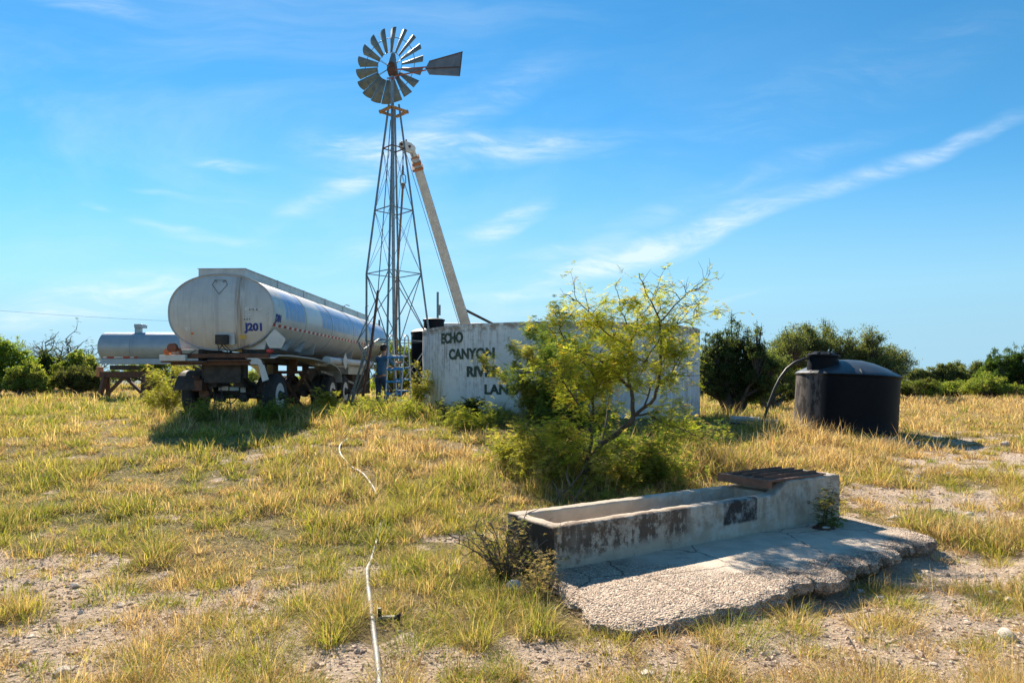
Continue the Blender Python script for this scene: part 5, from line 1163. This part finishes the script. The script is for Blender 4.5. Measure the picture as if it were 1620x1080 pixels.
# ---------------------------------------------------------------- small grey tank trailer and its trestle
SY = 30.0
def S(px, py, dy=0): return D(px, py, SY + dy)
sl = gz(220, SY); st = thing('tank_trailer', 'small grey horizontal tank trailer behind the long tanker', 'tank trailer', sl)
q = lambda px, py, dy=0: S(px, py, dy) - sl
x0, x1 = q(167, 0).x, q(330, 0).x; zc = q(200, 549.5).z; rr = 23.5 / F * SY
mb = MB(); mb.lathe([(0, x0 - .10), (rr * .5, x0 - .09), (rr * .85, x0 - .03), (rr, x0 + .05), (rr, x1 - .05), (rr * .85, x1 + .03), (0, x1 + .1)], (0, 0, zc), 'X', 48); mb.build('barrel', GREYM, st)
for px in (217, 221): MB().lathe([(rr, q(px, 0).x - .02), (rr + .015, q(px, 0).x - .015), (rr + .015, q(px, 0).x + .015), (rr, q(px, 0).x + .02)], (0, 0, zc), 'X', 48).build('band', GREYM, st)
mb = MB(); a = q(219, 526); mb.box((a.x - .06, -.2, a.z - .08), (a.x + .08, .2, a.z + .2)).box((a.x - .06, -.25, a.z + .2), (a.x + .26, .25, a.z + .36)); mb.build('vent_box', GREYM, st, bevel=.01)
mb = MB()
for k, (a0, a1) in enumerate(((174, 180), (180, 191), (191, 205), (205, 216), (216, 222), (222, 227))):
    mb.cur = 0 if k % 2 else 1; u0, u1 = q(a0, 565), q(a1, 566.5); y = -math.sqrt(rr * rr - (u0.z - zc) ** 2) - .01
    mb.add([(u0.x, y, u0.z - .045), (u1.x, y, u0.z - .045), (u1.x, y - .01, u0.z + .01), (u0.x, y - .01, u0.z + .01)], [(0, 1, 2, 3)])
mb.build('reflective_tape', [REDT, WHT], st)
mb = MB(); u0 = q(166, 575); u1 = q(330, 575); mb.box((u0.x, -.5, u0.z - .03), (u1.x, -.42, u0.z + .06)).box((u0.x, .42, u0.z - .03), (u1.x, .5, u0.z + .06))
for px in (170, 200, 230, 262): mb.box((q(px, 0).x, -.42, u0.z - .02), (q(px, 0).x + .08, .42, u0.z + .05))
mb; mb.build('frame', GREYM, st); mb = MB(); mb.box((u0.x + .1, -.46, u0.z + .06), (u1.x, -.36, u0.z + .20)); mb.build('hose_trough', GREYM, st)
mb = MB(); u0 = q(182, 584); mb.box((u0.x, -.4, u0.z - .02), (u0.x + .9, .4, u0.z + .17)); mb.build('fifth_wheel_plate', DARKM, st)
mb = MB(); u0 = q(162, 548); mb.lathe([(0, -.1), (.10, -.08), (.12, .05)], (u0.x, 0, u0.z), 'Y', 14).tube([(u0.x, 0, u0.z), (u0.x + .1, 0, u0.z - .25)], .04, 8); mb.build('brake_lamp', weathered('faded_red_paint', (.35, .10, .07), (.25, .08, .06), .6), st)
mb = MB(); u0 = q(158, 587); mb.box((u0.x - .08, -.15, u0.z - .25), (u0.x + .08, .15, u0.z + .2)); mb.build('mudflap', weathered('orange_flap', (.55, .22, .08), (.40, .18, .08), .6), st, bevel=.02)
for px in (285, 312):
    for sy_ in (-1, 1): MB().lathe([(.3, sy_ * .65), (.42, sy_ * .63), (.45, sy_ * .55), (.45, sy_ * .35), (.42, sy_ * .3), (0, sy_ * .3)], (q(px, 0).x, 0, .42), 'Y', 28).build('wheel', TYRE, st)
mb = MB(); mb.box((q(276, 0).x, -.28, .45), (q(322, 0).x, .28, q(0, 578).z)); mb.build('axle', DARKM, st)
sl2 = gz(198, SY - .2); ts = thing('trestle', 'rusty steel trestle with diagonal braces carrying the small tank trailer', 'trestle', sl2); q2 = lambda px, py, dy=0: D(px, py, SY - .2 + dy) - sl2
mb = MB(); a, b = q2(160, 592.5), q2(239, 592.5); mb.box((a.x, -.14, a.z - .13), (b.x, .14, a.z + .14)); mb.build('beam', RUST, ts, bevel=.012)
for x_t, x_b in ((168, 164), (230, 232)):
    for dy in (-.35, .35):
        mb = MB(); a = q2(x_t, 597); mb.bar((a.x, dy * .3, a.z), (q2(x_b, 630).x, dy, -.08), .17, .17); mb.build('leg', RUST, ts, bevel=.01)
for x_t, x_b in ((196, 168), (199, 229)):
    mb = MB(); a = q2(x_t, 597); mb.bar((a.x, -.02, a.z), (q2(x_b, 626).x, -.02, .15), .12, .12); mb.build('brace', RUST, ts, bevel=.008)

# ---------------------------------------------------------------- windmill
WY = 21.0; wb = gz(623, WY); wm = thing('windmill', 'steel lattice windmill with eighteen blade wheel and grey tail vane', 'windmill', wb)
def W(px, py, dy=0): return D(px, py, WY + dy) - wb
k1 = WY / F
zy = lambda py: E + (HY - py) * k1 - wb.z
def hd(py): return (9.3 + (py - 175) * (43.3 - 9.3) / (433 - 175)) * k1
top_y = 172
def legpt(i, py, extra=0):
    h = hd(py); dx, dy = ((-1, 0), (0, -1), (1, 0), (0, 1))[i]; ax = W(623 - (py > 0) * 0, 400).x * 0
    return Vector((dx * h, dy * h, zy(py)))
zb = 0
for i in range(4):
    mb = MB(); ys = [165, 235, 333, 433, 540, 646]; pts = [legpt(i, y) for y in ys]
    if i == 0: pts = pts[:4] + [Vector((W(579.5, 0).x, 0, zy(540))), Vector((W(561, 0).x, -.1, zy(613))), Vector((W(554, 0).x, -.15, -.1))]
    else: pts[-1].z = -.1
    for a, b in zip(pts, pts[1:]):
        mb.bar(a, b, .055, .012, up=(0, 0, 1)); mb.bar(a + Vector((.02, .02, 0)), b + Vector((.02, .02, 0)), .012, .055)
    mb.build('leg', GALVD, wm)
for py in (235, 333, 433, 540):
    mb = MB(); cs = [legpt(i, py) for i in range(4)]
    if py == 540: cs[0].x = W(579.5, 0).x
    for a, b in zip(cs, cs[1:] + cs[:1]): mb.bar(a, b, .045, .02)
    mb.build('girt', GALVD if py != 235 else RUST, wm)
mb = MB()
for pa, pb in ((235, 333), (333, 433), (433, 540), (540, 640)):
    for i in range(4):
        j = (i + 1) % 4; r0 = .007 if pa < 400 else .016
        a, b, c_, d_ = legpt(i, pa), legpt(j, pb), legpt(j, pa), legpt(i, pb)
        mb.tube([a, b], r0, 5); mb.tube([c_, d_], r0, 5)
mb.build('cross_brace', GALVD, wm)
mb = MB(); mb.tube([(W(620.5, 0).x, 0, zy(118)), (W(621, 0).x, 0, zy(200)), (W(622.5, 0).x, .0, zy(420)), (W(625, 0).x, 0, -.05)], .052, 12); mb.build('mast_pipe', GALV, wm)
mb = MB(); mb.tube([W(618, 190, -.1), W(607, 340, -.25), W(598, 462, -.5)], .016, 6); mb.build('furl_rod', GALVD, wm)
mb = MB(); pA = W(598, 460, -.5); pB = W(587, 549, -1.0); pC = W(574, 628, -1.4); mb.tube([pA, pB, pC, (pC.x - .04, pC.y - .1, -.1)], .04, 8); mb.build('leaning_pipe', RUST, wm)
mb = MB(); pA = W(587, 540, -1.0); mb.tube([pA, (W(566, 0).x, -1.3, .2)], .022, 6).tube([pA + Vector((.08, .05, 0)), (W(571, 0).x, -1.25, .15)], .022, 6); mb.tube([W(576, 552, -1.0), W(600, 536, -.6), W(618, 538, -.4)], .02, 6); mb.build('guy_rail', GALVD, wm)
# platform
mb = MB(); h = 21 * k1; zp = zy(177); cs = [Vector((-h, 0, zp)), Vector((0, -h, zp)), Vector((h, 0, zp)), Vector((0, h, zp))]
for a, b in zip(cs, cs[1:] + cs[:1]): mb.bar(a, b, .11, .045)
mb.bar(cs[0] + Vector((-.04, 0, .0)), cs[0] + Vector((.12, 0, 0)), .16, .06).bar(cs[2] + Vector((-.12, 0, 0)), cs[2] + Vector((.04, 0, 0)), .16, .06)
mb.build('platform', WOODB, wm)
# head
hub = Vector((W(621, 0).x, 0, zy(112))); ps = R(-20); uu_ = Vector((math.cos(ps), math.sin(ps), 0)); nn_ = Vector((-math.sin(ps), math.cos(ps), 0))
mb = MB(); mb.lathe([(0, -.14), (.10, -.13), (.13, -.05), (.12, .08), (.16, .16), (.12, .24), (0, .25)], hub + Vector((-.02, 0, -.02)), 'Z', 20); mb.tube([hub - nn_ * .1, hub + nn_ * .38], .05, 10); mb.tube([hub + Vector((-.12, -.05, .05)), hub + Vector((.12, -.05, .0))], .06, 10); mb.lathe([(.10, -.1), (.16, -.06), (.10, .04)], hub + Vector((0, -.04, 0)), 'Y', 16)
mb.build('gearbox', RUST, wm)
mb = MB(); b0 = hub + Vector((.0, 0, .12)); mb.add([b0 + Vector(p) for p in ((-.14, -.14, -.05), (.16, -.14, -.2), (.16, .14, -.2), (-.14, .14, -.05), (-.02, -.05, .42), (.08, -.05, .40), (.08, .05, .40), (-.02, .05, .42))], [(0, 3, 2, 1), (4, 5, 6, 7), (0, 1, 5, 4), (1, 2, 6, 5), (2, 3, 7, 6), (3, 0, 4, 7)]); mb.build('gearbox_hood', GALVD, wm, bevel=.015)
wc = D(617, 105.5, WY + .36) - wb; RW = 58.5 / F * (WY + .3)
for k in range(18):
    a = k / 18 * 2 * math.pi + .06; rd = uu_ * math.cos(a) + Vector((0, 0, math.sin(a))); tg_ = -uu_ * math.sin(a) + Vector((0, 0, math.cos(a)))
    p = R(28); wdv = tg_ * math.cos(p) - (-nn_) * (-1) * math.sin(p)
    wdv = (tg_ * math.cos(p) + nn_ * math.sin(p)).normalized(); nrm = rd.cross(wdv).normalized()
    r0, r1, w0, w1 = RW * .375, RW, .12, .315; vs = []; nx = 5
    for rr_, ww in ((r0, w0), ((r0 + r1) / 2, (w0 + w1) / 2), (r1, w1)):
        for i in range(nx):
            t = i / (nx - 1) - .5; vs.append(wc + rd * (rr_ + (.03 * (1 - 4 * t * t) if rr_ == r1 else 0) - (.05 * t if rr_ == r1 else 0)) + wdv * ww * t + nrm * ww * .13 * (1 - 4 * t * t))
    fs = [(r * nx + i, r * nx + i + 1, (r + 1) * nx + i + 1, (r + 1) * nx + i) for r in range(2) for i in range(nx - 1)]
    mb = MB(); mb.smooth = True; mb.add(vs, fs); o = mb.build('blade', BLADE, wm); sm = o.modifiers.new('thick', 'SOLIDIFY'); sm.thickness = .006
for rr_, nm in ((.375, .008), (.76, .011)):
    mb = MB(); pts = []
    for i in range(61):
        a = i / 60 * 2 * math.pi; pts.append(wc + uu_ * math.cos(a) * RW * rr_ + Vector((0, 0, math.sin(a) * RW * rr_)) - nn_ * .03)
    mb.tube(pts, nm, 6, cap=False)
    mb.build('wheel_ring', GALVD, wm)
mb = MB()
for k in range(6):
    a = k / 6 * 2 * math.pi + .4
    for rr_, da in ((.76, 0), (.76, .08)):
        mb.tube([wc + nn_ * .06 + uu_ * math.cos(a + da) * .06 + Vector((0, 0, math.sin(a + da) * .06)), wc + uu_ * math.cos(a + da) * RW * rr_ + Vector((0, 0, math.sin(a + da) * RW * rr_)) - nn_ * .03], .008, 5)
mb.build('spokes', GALVD, wm)
mb = MB(); e0 = W(674, 108, -.5); mb.tube([hub + Vector((.05, -.1, -.02)), e0 + Vector((0, 0, .03))], .02, 6).tube([hub + Vector((.05, -.1, -.22)), e0 + Vector((0, 0, -.06))], .02, 6); mb.bar(W(612, 124, -.1), W(626, 124, -.1), .03, .03); mb.build('tail_arm', weathered('red_painted_rod', (.36, .10, .07), (.25, .08, .06), .6), wm)
mb = MB(); vp = [W(673, 108, -.5), W(679, 97, -.52), W(732, 82, -.85), W(727.7, 121, -.85), W(679, 118.4, -.52)]; mb.poly(vp, (0, .008, 0))
mb.build('tail_vane', weathered('faded_vane_sheet', (.20, .21, .23), (.15, .165, .18), .55, .4, 4, stain=(.20, .13, .12), stain_amt=.6, rust=(.22, .15, .14), rust_amt=.45), wm)
mb = MB(); mb.bar(vp[1] + Vector((0, -.012, -.01)), vp[2] + Vector((0, -.012, -.01)), .02, .02).bar(vp[0] + Vector((0, -.014, -.02)), W(729, 106, -.86), .02, .02).bar(vp[3] + Vector((-.02, -.012, .02)), vp[2] + Vector((-.02, -.012, -.02)), .02, .02); mb.build('vane_rib', RUST, wm)

# ---------------------------------------------------------------- pipe being lifted, hanging in the tower
mb = MB(); pt = D(637.5, 293, 20.7); pbm = D(628, 440, 20.9); pe = Vector((D(626, 0, 21.0).x, 20.95, wb.z - .05)); mb.tube([pt, pbm, pe], .032, 10).lathe([(.05, 0), (.055, .12), (.04, .16)], pt - Vector((0, 0, .1)), 'Z', 12)
o = mb.build('well_pipe', weathered('brown_pipe', (.25, .15, .10), (.17, .11, .08), .6, .2), None); tag(o, 'long brown well pipe hanging from the crane hook inside the windmill tower', 'pipe')

# ---------------------------------------------------------------- crane truck (boom rises behind the white tank)
cb = gz(745, 25.5); cr = thing('crane_truck', 'white crane truck whose long boom leans over to the windmill from behind the white tank', 'crane truck', cb)
q = lambda px, py, Y: D(px, py, Y) - cb
bp0 = q(737.5, 516, 25.3); bp1 = q(662, 268, 21.6); dvec = (bp0 - bp1).normalized(); foot = bp0 + dvec * 1.25
mb = MB(); mb.bar(foot, bp1, .38, .42, up=(0, 1, 0), w2=.27, h2=.30); boom = mb.build('boom', CRANEW, cr, bevel=.012)
d2 = (bp1 - foot).normalized(); s1 = q(660, 262, 21.55); s2 = q(656.5, 250, 21.5); s3 = q(652, 240, 21.4)
mb = MB(); mb.bar(bp1, s2, .22, .24, up=(0, 1, 0)).bar(s2, s3, .18, .2, up=(0, 1, 0)); mb.build('boom_extension', CRANEW, boom, bevel=.01)
for c_, w_ in ((q(660.8, 266, 21.59), .35), (q(659, 258, 21.52), .29), (q(656.5, 249, 21.5), .27)):
    mb = MB(); mb.bar(c_ - d2 * .04, c_ + d2 * .04, w_, w_, up=(0, 1, 0)); mb.build('collar', RUSTB, boom, bevel=.006)
mb = MB(); hpz = [(631, 231), (633, 226.5), (640, 224), (651, 228), (657, 233), (656, 240), (650, 242), (640, 239), (633, 236)]; mb.poly([q(x, y, 21.3) for x, y in hpz], (0, .22, 0)); mb.build('sheave_head', WHITEP, boom, bevel=.012)
mb = MB(); mb.lathe([(0, -.14), (.05, -.13), (.05, .13), (0, .14)], q(636, 230.5, 21.3), 'Y', 14).lathe([(0, -.14), (.04, -.13), (.04, .13), (0, .14)], q(649, 234, 21.3), 'Y', 14).bar(q(643, 226, 21.3), q(642.5, 221, 21.3), .04, .04); mb.build('pin', RUST, boom)
mb = MB(); mb.tube([q(637.5, 238, 21.2), q(637.5, 262, 20.9)], .014, 6)
for k in range(8): z = 262 + k * 1.8; mb.tube([q(637.0 + (k % 2), z, 20.8), q(638 - (k % 2), z + 2.2, 20.8)], .028, 6)
mb.build('hoist_cable', DARKM, cr)
mb = MB(); c_ = q(637.5, 284, 20.72)
for sx in (-1, 1): mb.tube([c_ + Vector((0, 0, .2)), c_ + Vector((sx * .08, 0, .10)), c_ + Vector((sx * .085, 0, -.1)), c_ + Vector((sx * .02, 0, -.17))], .016, 6)
mb.lathe([(.0, -.2), (.06, -.19), (.07, -.13), (.03, -.1)], c_, 'Z', 12); mb.lathe([(.02, .16), (.045, .2), (.02, .24)], c_, 'Z', 12); mb.build('hook', GALVD, cr)
mb = MB(); mb.tube([q(642, 241, 21.3), q(726, 512, 25.0), q(731, 540, 25.1)], .010, 5).tube([q(652, 243, 21.3), q(729, 512, 25.05), q(733, 540, 25.1)], .010, 5); mb.build('winch_line', GALVD, cr)
mb = MB(); mb.tube([q(733, 488, 25.2), q(790, 517, 25.6)], .035, 10).tube([q(734, 490, 25.5), q(788, 517, 25.9)], .035, 10); mb.lathe([(0, -.25), (.06, -.24), (.06, .24), (0, .25)], q(733, 488, 25.25), 'Y', 12); mb.build('lift_cylinder', DARKM, cr)
a = q(685, 0, 26); zr = E + (HY - 511) / F * 26 - cb.z
mb = MB(); mb.add([Vector((a.x, .1, .9)), Vector((a.x + 2.0, .1, .9)), Vector((a.x + 2.0, 2.2, .9)), Vector((a.x, 2.2, .9)), Vector((a.x + .1, .2, 1.7)), Vector((a.x + 2.0, .2, 1.7)), Vector((a.x + 2.0, 2.1, 1.7)), Vector((a.x + .1, 2.1, 1.7)),
       Vector((a.x + .45, .3, zr)), Vector((a.x + 1.9, .3, zr)), Vector((a.x + 1.9, 2.0, zr)), Vector((a.x + .45, 2.0, zr))], [(0, 3, 2, 1), (0, 1, 5, 4), (1, 2, 6, 5), (2, 3, 7, 6), (3, 0, 4, 7), (4, 5, 9, 8), (5, 6, 10, 9), (6, 7, 11, 10), (7, 4, 8, 11), (8, 9, 10, 11)]); mb.build('cab', WHITEP, cr, bevel=.06)
mb = MB(); mb.box((a.x + .2, .4, .65), (a.x + 8.0, 1.9, .9)); mb.box((a.x + 2.2, .1, .9), (a.x + 8.0, 2.2, 1.05)); mb.box((foot.x - .1, foot.y - .3, 1.05), (foot.x + .9, foot.y + .5, foot.z + .1)); mb.build('flatbed', DARKM, cr, bevel=.02)
for xx in (a.x + .9, a.x + 5.6, a.x + 6.8):
    for yy in (.0, 2.0): MB().lathe([(.28, 0), (.45, .01), (.5, .05), (.5, .25), (.45, .29), (0, .29)], (xx, yy, .48), 'Y', 28).build('wheel', TYRE, cr)
mb = MB(); m0 = q(692.5, 462, 26.4); mb.tube([(m0.x, m0.y, .9), m0], .045, 8).box((m0.x - .02, m0.y - .08, m0.z - .9), (m0.x + .12, m0.y - .04, m0.z - .5)); mb.build('exhaust_stack', GALVD, cr)

# ---------------------------------------------------------------- pool ladder
lb = gz(628, 18.6); ld = thing('step_ladder', 'white A-frame ladder with blue plastic steps beside the windmill', 'ladder', lb)
q = lambda px, py, Y: D(px, py, Y) - lb
zg = lambda py: py
for (xt, xb, Yt, Yb_, xh) in ((616.4, 608.5, 18.45, 18.1, 0), (640.5, 633, 18.45, 18.1, 0), (622, 629, 18.75, 19.1, 0), (646, 651, 18.75, 19.1, 0)):
    mb = MB(); mb.tube([q(xt, 534, Yt), (q(xb, 0, Yb_).x, Yb_ - lb.y, G0((xb - HX) / F * Yb_, Yb_) - lb.z)], .019, 8); mb.build('rail', weathered('ladder_white', (.62, .66, .68), (.5, .54, .56), .4), ld)
for xa, xb in ((616.4, 622), (640.5, 646)):
    mb = MB(); mb.tube([q(xa, 534, 18.45), q(xa + 1.2, 530.5, 18.52), q(xb - 1.2, 530.5, 18.68), q(xb, 534, 18.75)], .019, 8); mb.build('hand_loop', ALU, ld)
for i, py in enumerate((565, 584, 603.5, 623)):
    t = (py - 534) / 112; xl = 616.4 - 8 * t; Yf = 18.45 - .35 * t; mb = MB(); a = q(xl - .5, py, Yf); b = q(xl + 24.8, py, Yf); mb.box((a.x, a.y - .05, a.z - .028), (b.x, a.y + .07, a.z + .028)); mb.build('step', BLUEP, ld, bevel=.008)
for i, py in enumerate((582, 600, 618, 634)):
    t = (py - 534) / 108; xl = 622 + 7 * t; Yf = 18.75 + .35 * t; mb = MB(); a = q(xl - .5, py, Yf); b = q(xl + 24, py, Yf); mb.box((a.x, a.y - .07, a.z - .022), (b.x, a.y + .05, a.z + .022)); mb.build('step', BLUEP, ld, bevel=.008)
MB().box((q(617, 0, 18.5).x, q(617, 0, 18.42).y, q(0, 564, 18.5).z), (q(641, 0, 18.5).x, q(0, 0, 18.85).y, q(0, 562, 18.5).z)).build('top_step', ALU, ld, bevel=.005)

# ---------------------------------------------------------------- person working behind the ladder
def skin(name, joints, edges, mat, parent, root_i=0, sub=1):
    me = bpy.data.meshes.new(name); me.from_pydata([j[0] for j in joints], edges, []); me.materials.append(mat)
    o = bpy.data.objects.new(name, me); C.objects.link(o); o.parent = parent
    sk = o.modifiers.new('skin', 'SKIN'); sk.use_smooth_shade = True; sk.branch_smoothing = .6
    sd = me.skin_vertices[0].data
    for i, j in enumerate(joints): r_ = j[1]; sd[i].radius = (r_, r_) if not hasattr(r_, '__len__') else r_; sd[i].use_root = (i == root_i)
    s = o.modifiers.new('sub', 'SUBSURF'); s.levels = sub; s.render_levels = sub
    return o
pb_ = gz(603, 19.3); man = thing('person', 'person with dark hair in blue shirt and jeans working beside the windmill leg', 'person', pb_, R(-35))
SKIN = plain('skin', (.42, .22, .14), .55); SHIRT = weathered('blue_shirt', (.035, .11, .20), (.05, .14, .25), .85, 0, 8, bumps=.3); JEAN = weathered('dark_jeans', (.02, .04, .085), (.035, .06, .11), .85, 0, 10, bumps=.3); HAIR = plain('dark_hair', (.015, .011, .01), .7)
# local +Y is where the person faces
body = [((0, 0, .98), .10), ((0, .02, 1.15), .10), ((0, .05, 1.34), .11), ((0, .06, 1.46), .10), ((0, .08, 1.54), .055), ((0, .10, 1.61), .075), ((0, .12, 1.70), .085), ((0, .12, 1.77), .06),
        ((-.19, .05, 1.44), .058), ((-.25, .16, 1.22), .045), ((-.16, .40, 1.20), .034), ((-.14, .46, 1.20), .028),
        ((.19, .05, 1.44), .058), ((.27, .20, 1.27), .045), ((.20, .45, 1.33), .034), ((.19, .52, 1.34), .028),
        ((-.10, 0, .88), .075), ((-.12, .02, .52), .062), ((-.12, -.02, .10), .042), ((-.12, .12, .04), .035),
        ((.10, 0, .88), .075), ((.13, .10, .52), .062), ((.14, .04, .10), .042), ((.14, .18, .04), .035)]
edges = [(0, 1), (1, 2), (2, 3), (3, 4), (4, 5), (5, 6), (6, 7), (3, 8), (8, 9), (9, 10), (10, 11), (3, 12), (12, 13), (13, 14), (14, 15), (0, 16), (16, 17), (17, 18), (18, 19), (0, 20), (20, 21), (21, 22), (22, 23)]
for hb_, ox, oy, oz in ((11, -.14, .46, 1.20), (15, .19, .52, 1.34)):      # five fingers on each hand
    s = 1 if hb_ == 15 else -1
    for k, (fx, fl) in enumerate(((-.03, .07), (-.01, .08), (.01, .075), (.03, .06))):
        i = len(body); body += [((ox + fx, oy + .05, oz), .010), ((ox + fx, oy + .05 + fl * .6, oz - .01), .009), ((ox + fx, oy + .05 + fl, oz - .03), .008)]
        edges += [(hb_, i), (i, i + 1), (i + 1, i + 2)]
    i = len(body); body += [((ox - s * .04, oy + .02, oz + .01), .011), ((ox - s * .055, oy + .05, oz + .0), .009)]; edges += [(hb_, i), (i, i + 1)]
skin('body', body, edges, SKIN, man)
sh = [((0, .0, .90), (.175, .14)), ((0, .02, 1.15), (.16, .13)), ((0, .05, 1.34), (.175, .135)), ((0, .06, 1.46), (.12, .10)), ((-.19, .05, 1.44), .075), ((-.25, .16, 1.22), .062), ((-.19, .34, 1.20), .048), ((.19, .05, 1.44), .075), ((.27, .20, 1.27), .062), ((.22, .37, 1.31), .048)]
skin('shirt', sh, [(0, 1), (1, 2), (2, 3), (3, 4), (4, 5), (5, 6), (3, 7), (7, 8), (8, 9)], SHIRT, man)
jn = [((0, 0, .98), (.15, .12)), ((-.10, 0, .88), .115), ((-.12, .02, .52), .08), ((-.12, -.02, .08), .065), ((.10, 0, .88), .115), ((.13, .10, .52), .08), ((.14, .04, .08), .065)]
skin('jeans', jn, [(0, 1), (1, 2), (2, 3), (0, 4), (4, 5), (5, 6)], JEAN, man)
mb = MB()
for sx in (-.12, .14): mb.box((sx - .05, -.06 + (sx > 0) * .06, -.02), (sx + .05, .20 + (sx > 0) * .06, .09))
mb.build('boots', BLACKR, man, bevel=.03)
bm = bmesh.new(); bmesh.ops.create_icosphere(bm, subdivisions=3, radius=1); V = np.array([v.co[:] for v in bm.verts]); Fc = np.array([[v.index for v in f.verts] for f in bm.faces]); bm.free()
V = V * np.array([.098, .115, .115]); k = ~((V[Fc].mean(1)[:, 1] > .045) & (V[Fc].mean(1)[:, 2] < .03)); V = V * (1 + .05 * (fbm(V[:, 0] * 60, V[:, 1] * 60 + V[:, 2] * 40, 8, 2) - .5)[:, None]) + np.array([0, .105, 1.735])
npmesh('hair', V, Fc[k], HAIR, man, smooth=True)
MB().lathe([(0, -.0), (.018, .0), (.012, .03), (0, .035)], (0, .20, 1.70), 'Y', 8).lathe([(0, -.012), (.02, -.01), (.02, .01), (0, .012)], (-.09, .11, 1.70), 'X', 8).lathe([(0, -.012), (.02, -.01), (.02, .01), (0, .012)], (.09, .11, 1.70), 'X', 8).build('face', SKIN, man)

# ---------------------------------------------------------------- garden pipe across the grass, valve, wire
def gpath(pts, lift):
    out = []
    for i, (px, py, *_) in enumerate(pts):
        p = GP(px, py); out.append(Vector((p.x, p.y, p.z + lift)))
    lf = [lift - (.028 if len(p) > 2 else 0) for p in pts]
    res = []
    for i in range(len(out) - 1):       # Catmull-Rom
        p0, p1, p2, p3 = out[max(i - 1, 0)], out[i], out[i + 1], out[min(i + 2, len(out) - 1)]
        for k in range(6):
            t = k / 6; v = .5 * ((2 * p1) + (p2 - p0) * t + (2 * p0 - 5 * p1 + 4 * p2 - p3) * t * t + (3 * p1 - p0 - 3 * p2 + p3) * t ** 3)
            v.z = G0(v.x, v.y) + lf[i] + (lf[i + 1] - lf[i]) * t; res.append(v)
    return res + [out[-1]]
mb = MB(); mb.tube(gpath([(602, 1110), (599, 1075), (594, 1030), (588, 980), (582, 930), (581, 908), (587, 888, 0), (596, 862), (604, 828), (605, 812), (597, 785, 0), (580, 760), (571, 750), (552, 738), (540, 724), (537, 712), (541, 703), (556, 690, 0), (580, 676, 0), (600, 660, 0)], .022), .0185, 10)
o = mb.build('water_hose', PVC); tag(o, 'long dusty grey hose winding through the grass from the foreground to the windmill', 'hose')
p = GP(612, 985); vv = thing('valve', 'small grey pipe valve with black handle lying beside the hose', 'valve', p)
MB().tube([(-.06, 0, .02), (.06, -.02, .03)], .016, 10).build('body', weathered('grey_plastic', (.20, .22, .23), (.14, .15, .16), .6), vv)
MB().bar((-.05, .0, .01), (-.05, .0, .09), .022, .022).build('lever', BLACKR, vv); MB().tube([(.06, -.02, .03), (.09, -.01, .06), (.08, -.02, .0)], .012, 6).build('handle', BLACKR, vv)
mb = MB(); a, b = D(-60, 487, 62), D(600, 512, 70); pts = [a.lerp(b, t / 14) - Vector((0, 0, .5 * math.sin(math.pi * t / 14))) for t in range(15)]
o = mb.tube(pts, .010, 5).build('power_line', BLACKR); tag(o, 'thin overhead wire crossing the sky behind the tankers at left', 'wire')
mb = MB(); mb.tube([b + Vector((0, 0, .4)), Vector((b.x, b.y, G0(b.x, b.y) - .3))], [.10, .15], 10); o = mb.build('utility_pole', BARKD); tag(o, 'wooden pole carrying the wire, hidden behind the windmill base', 'pole')
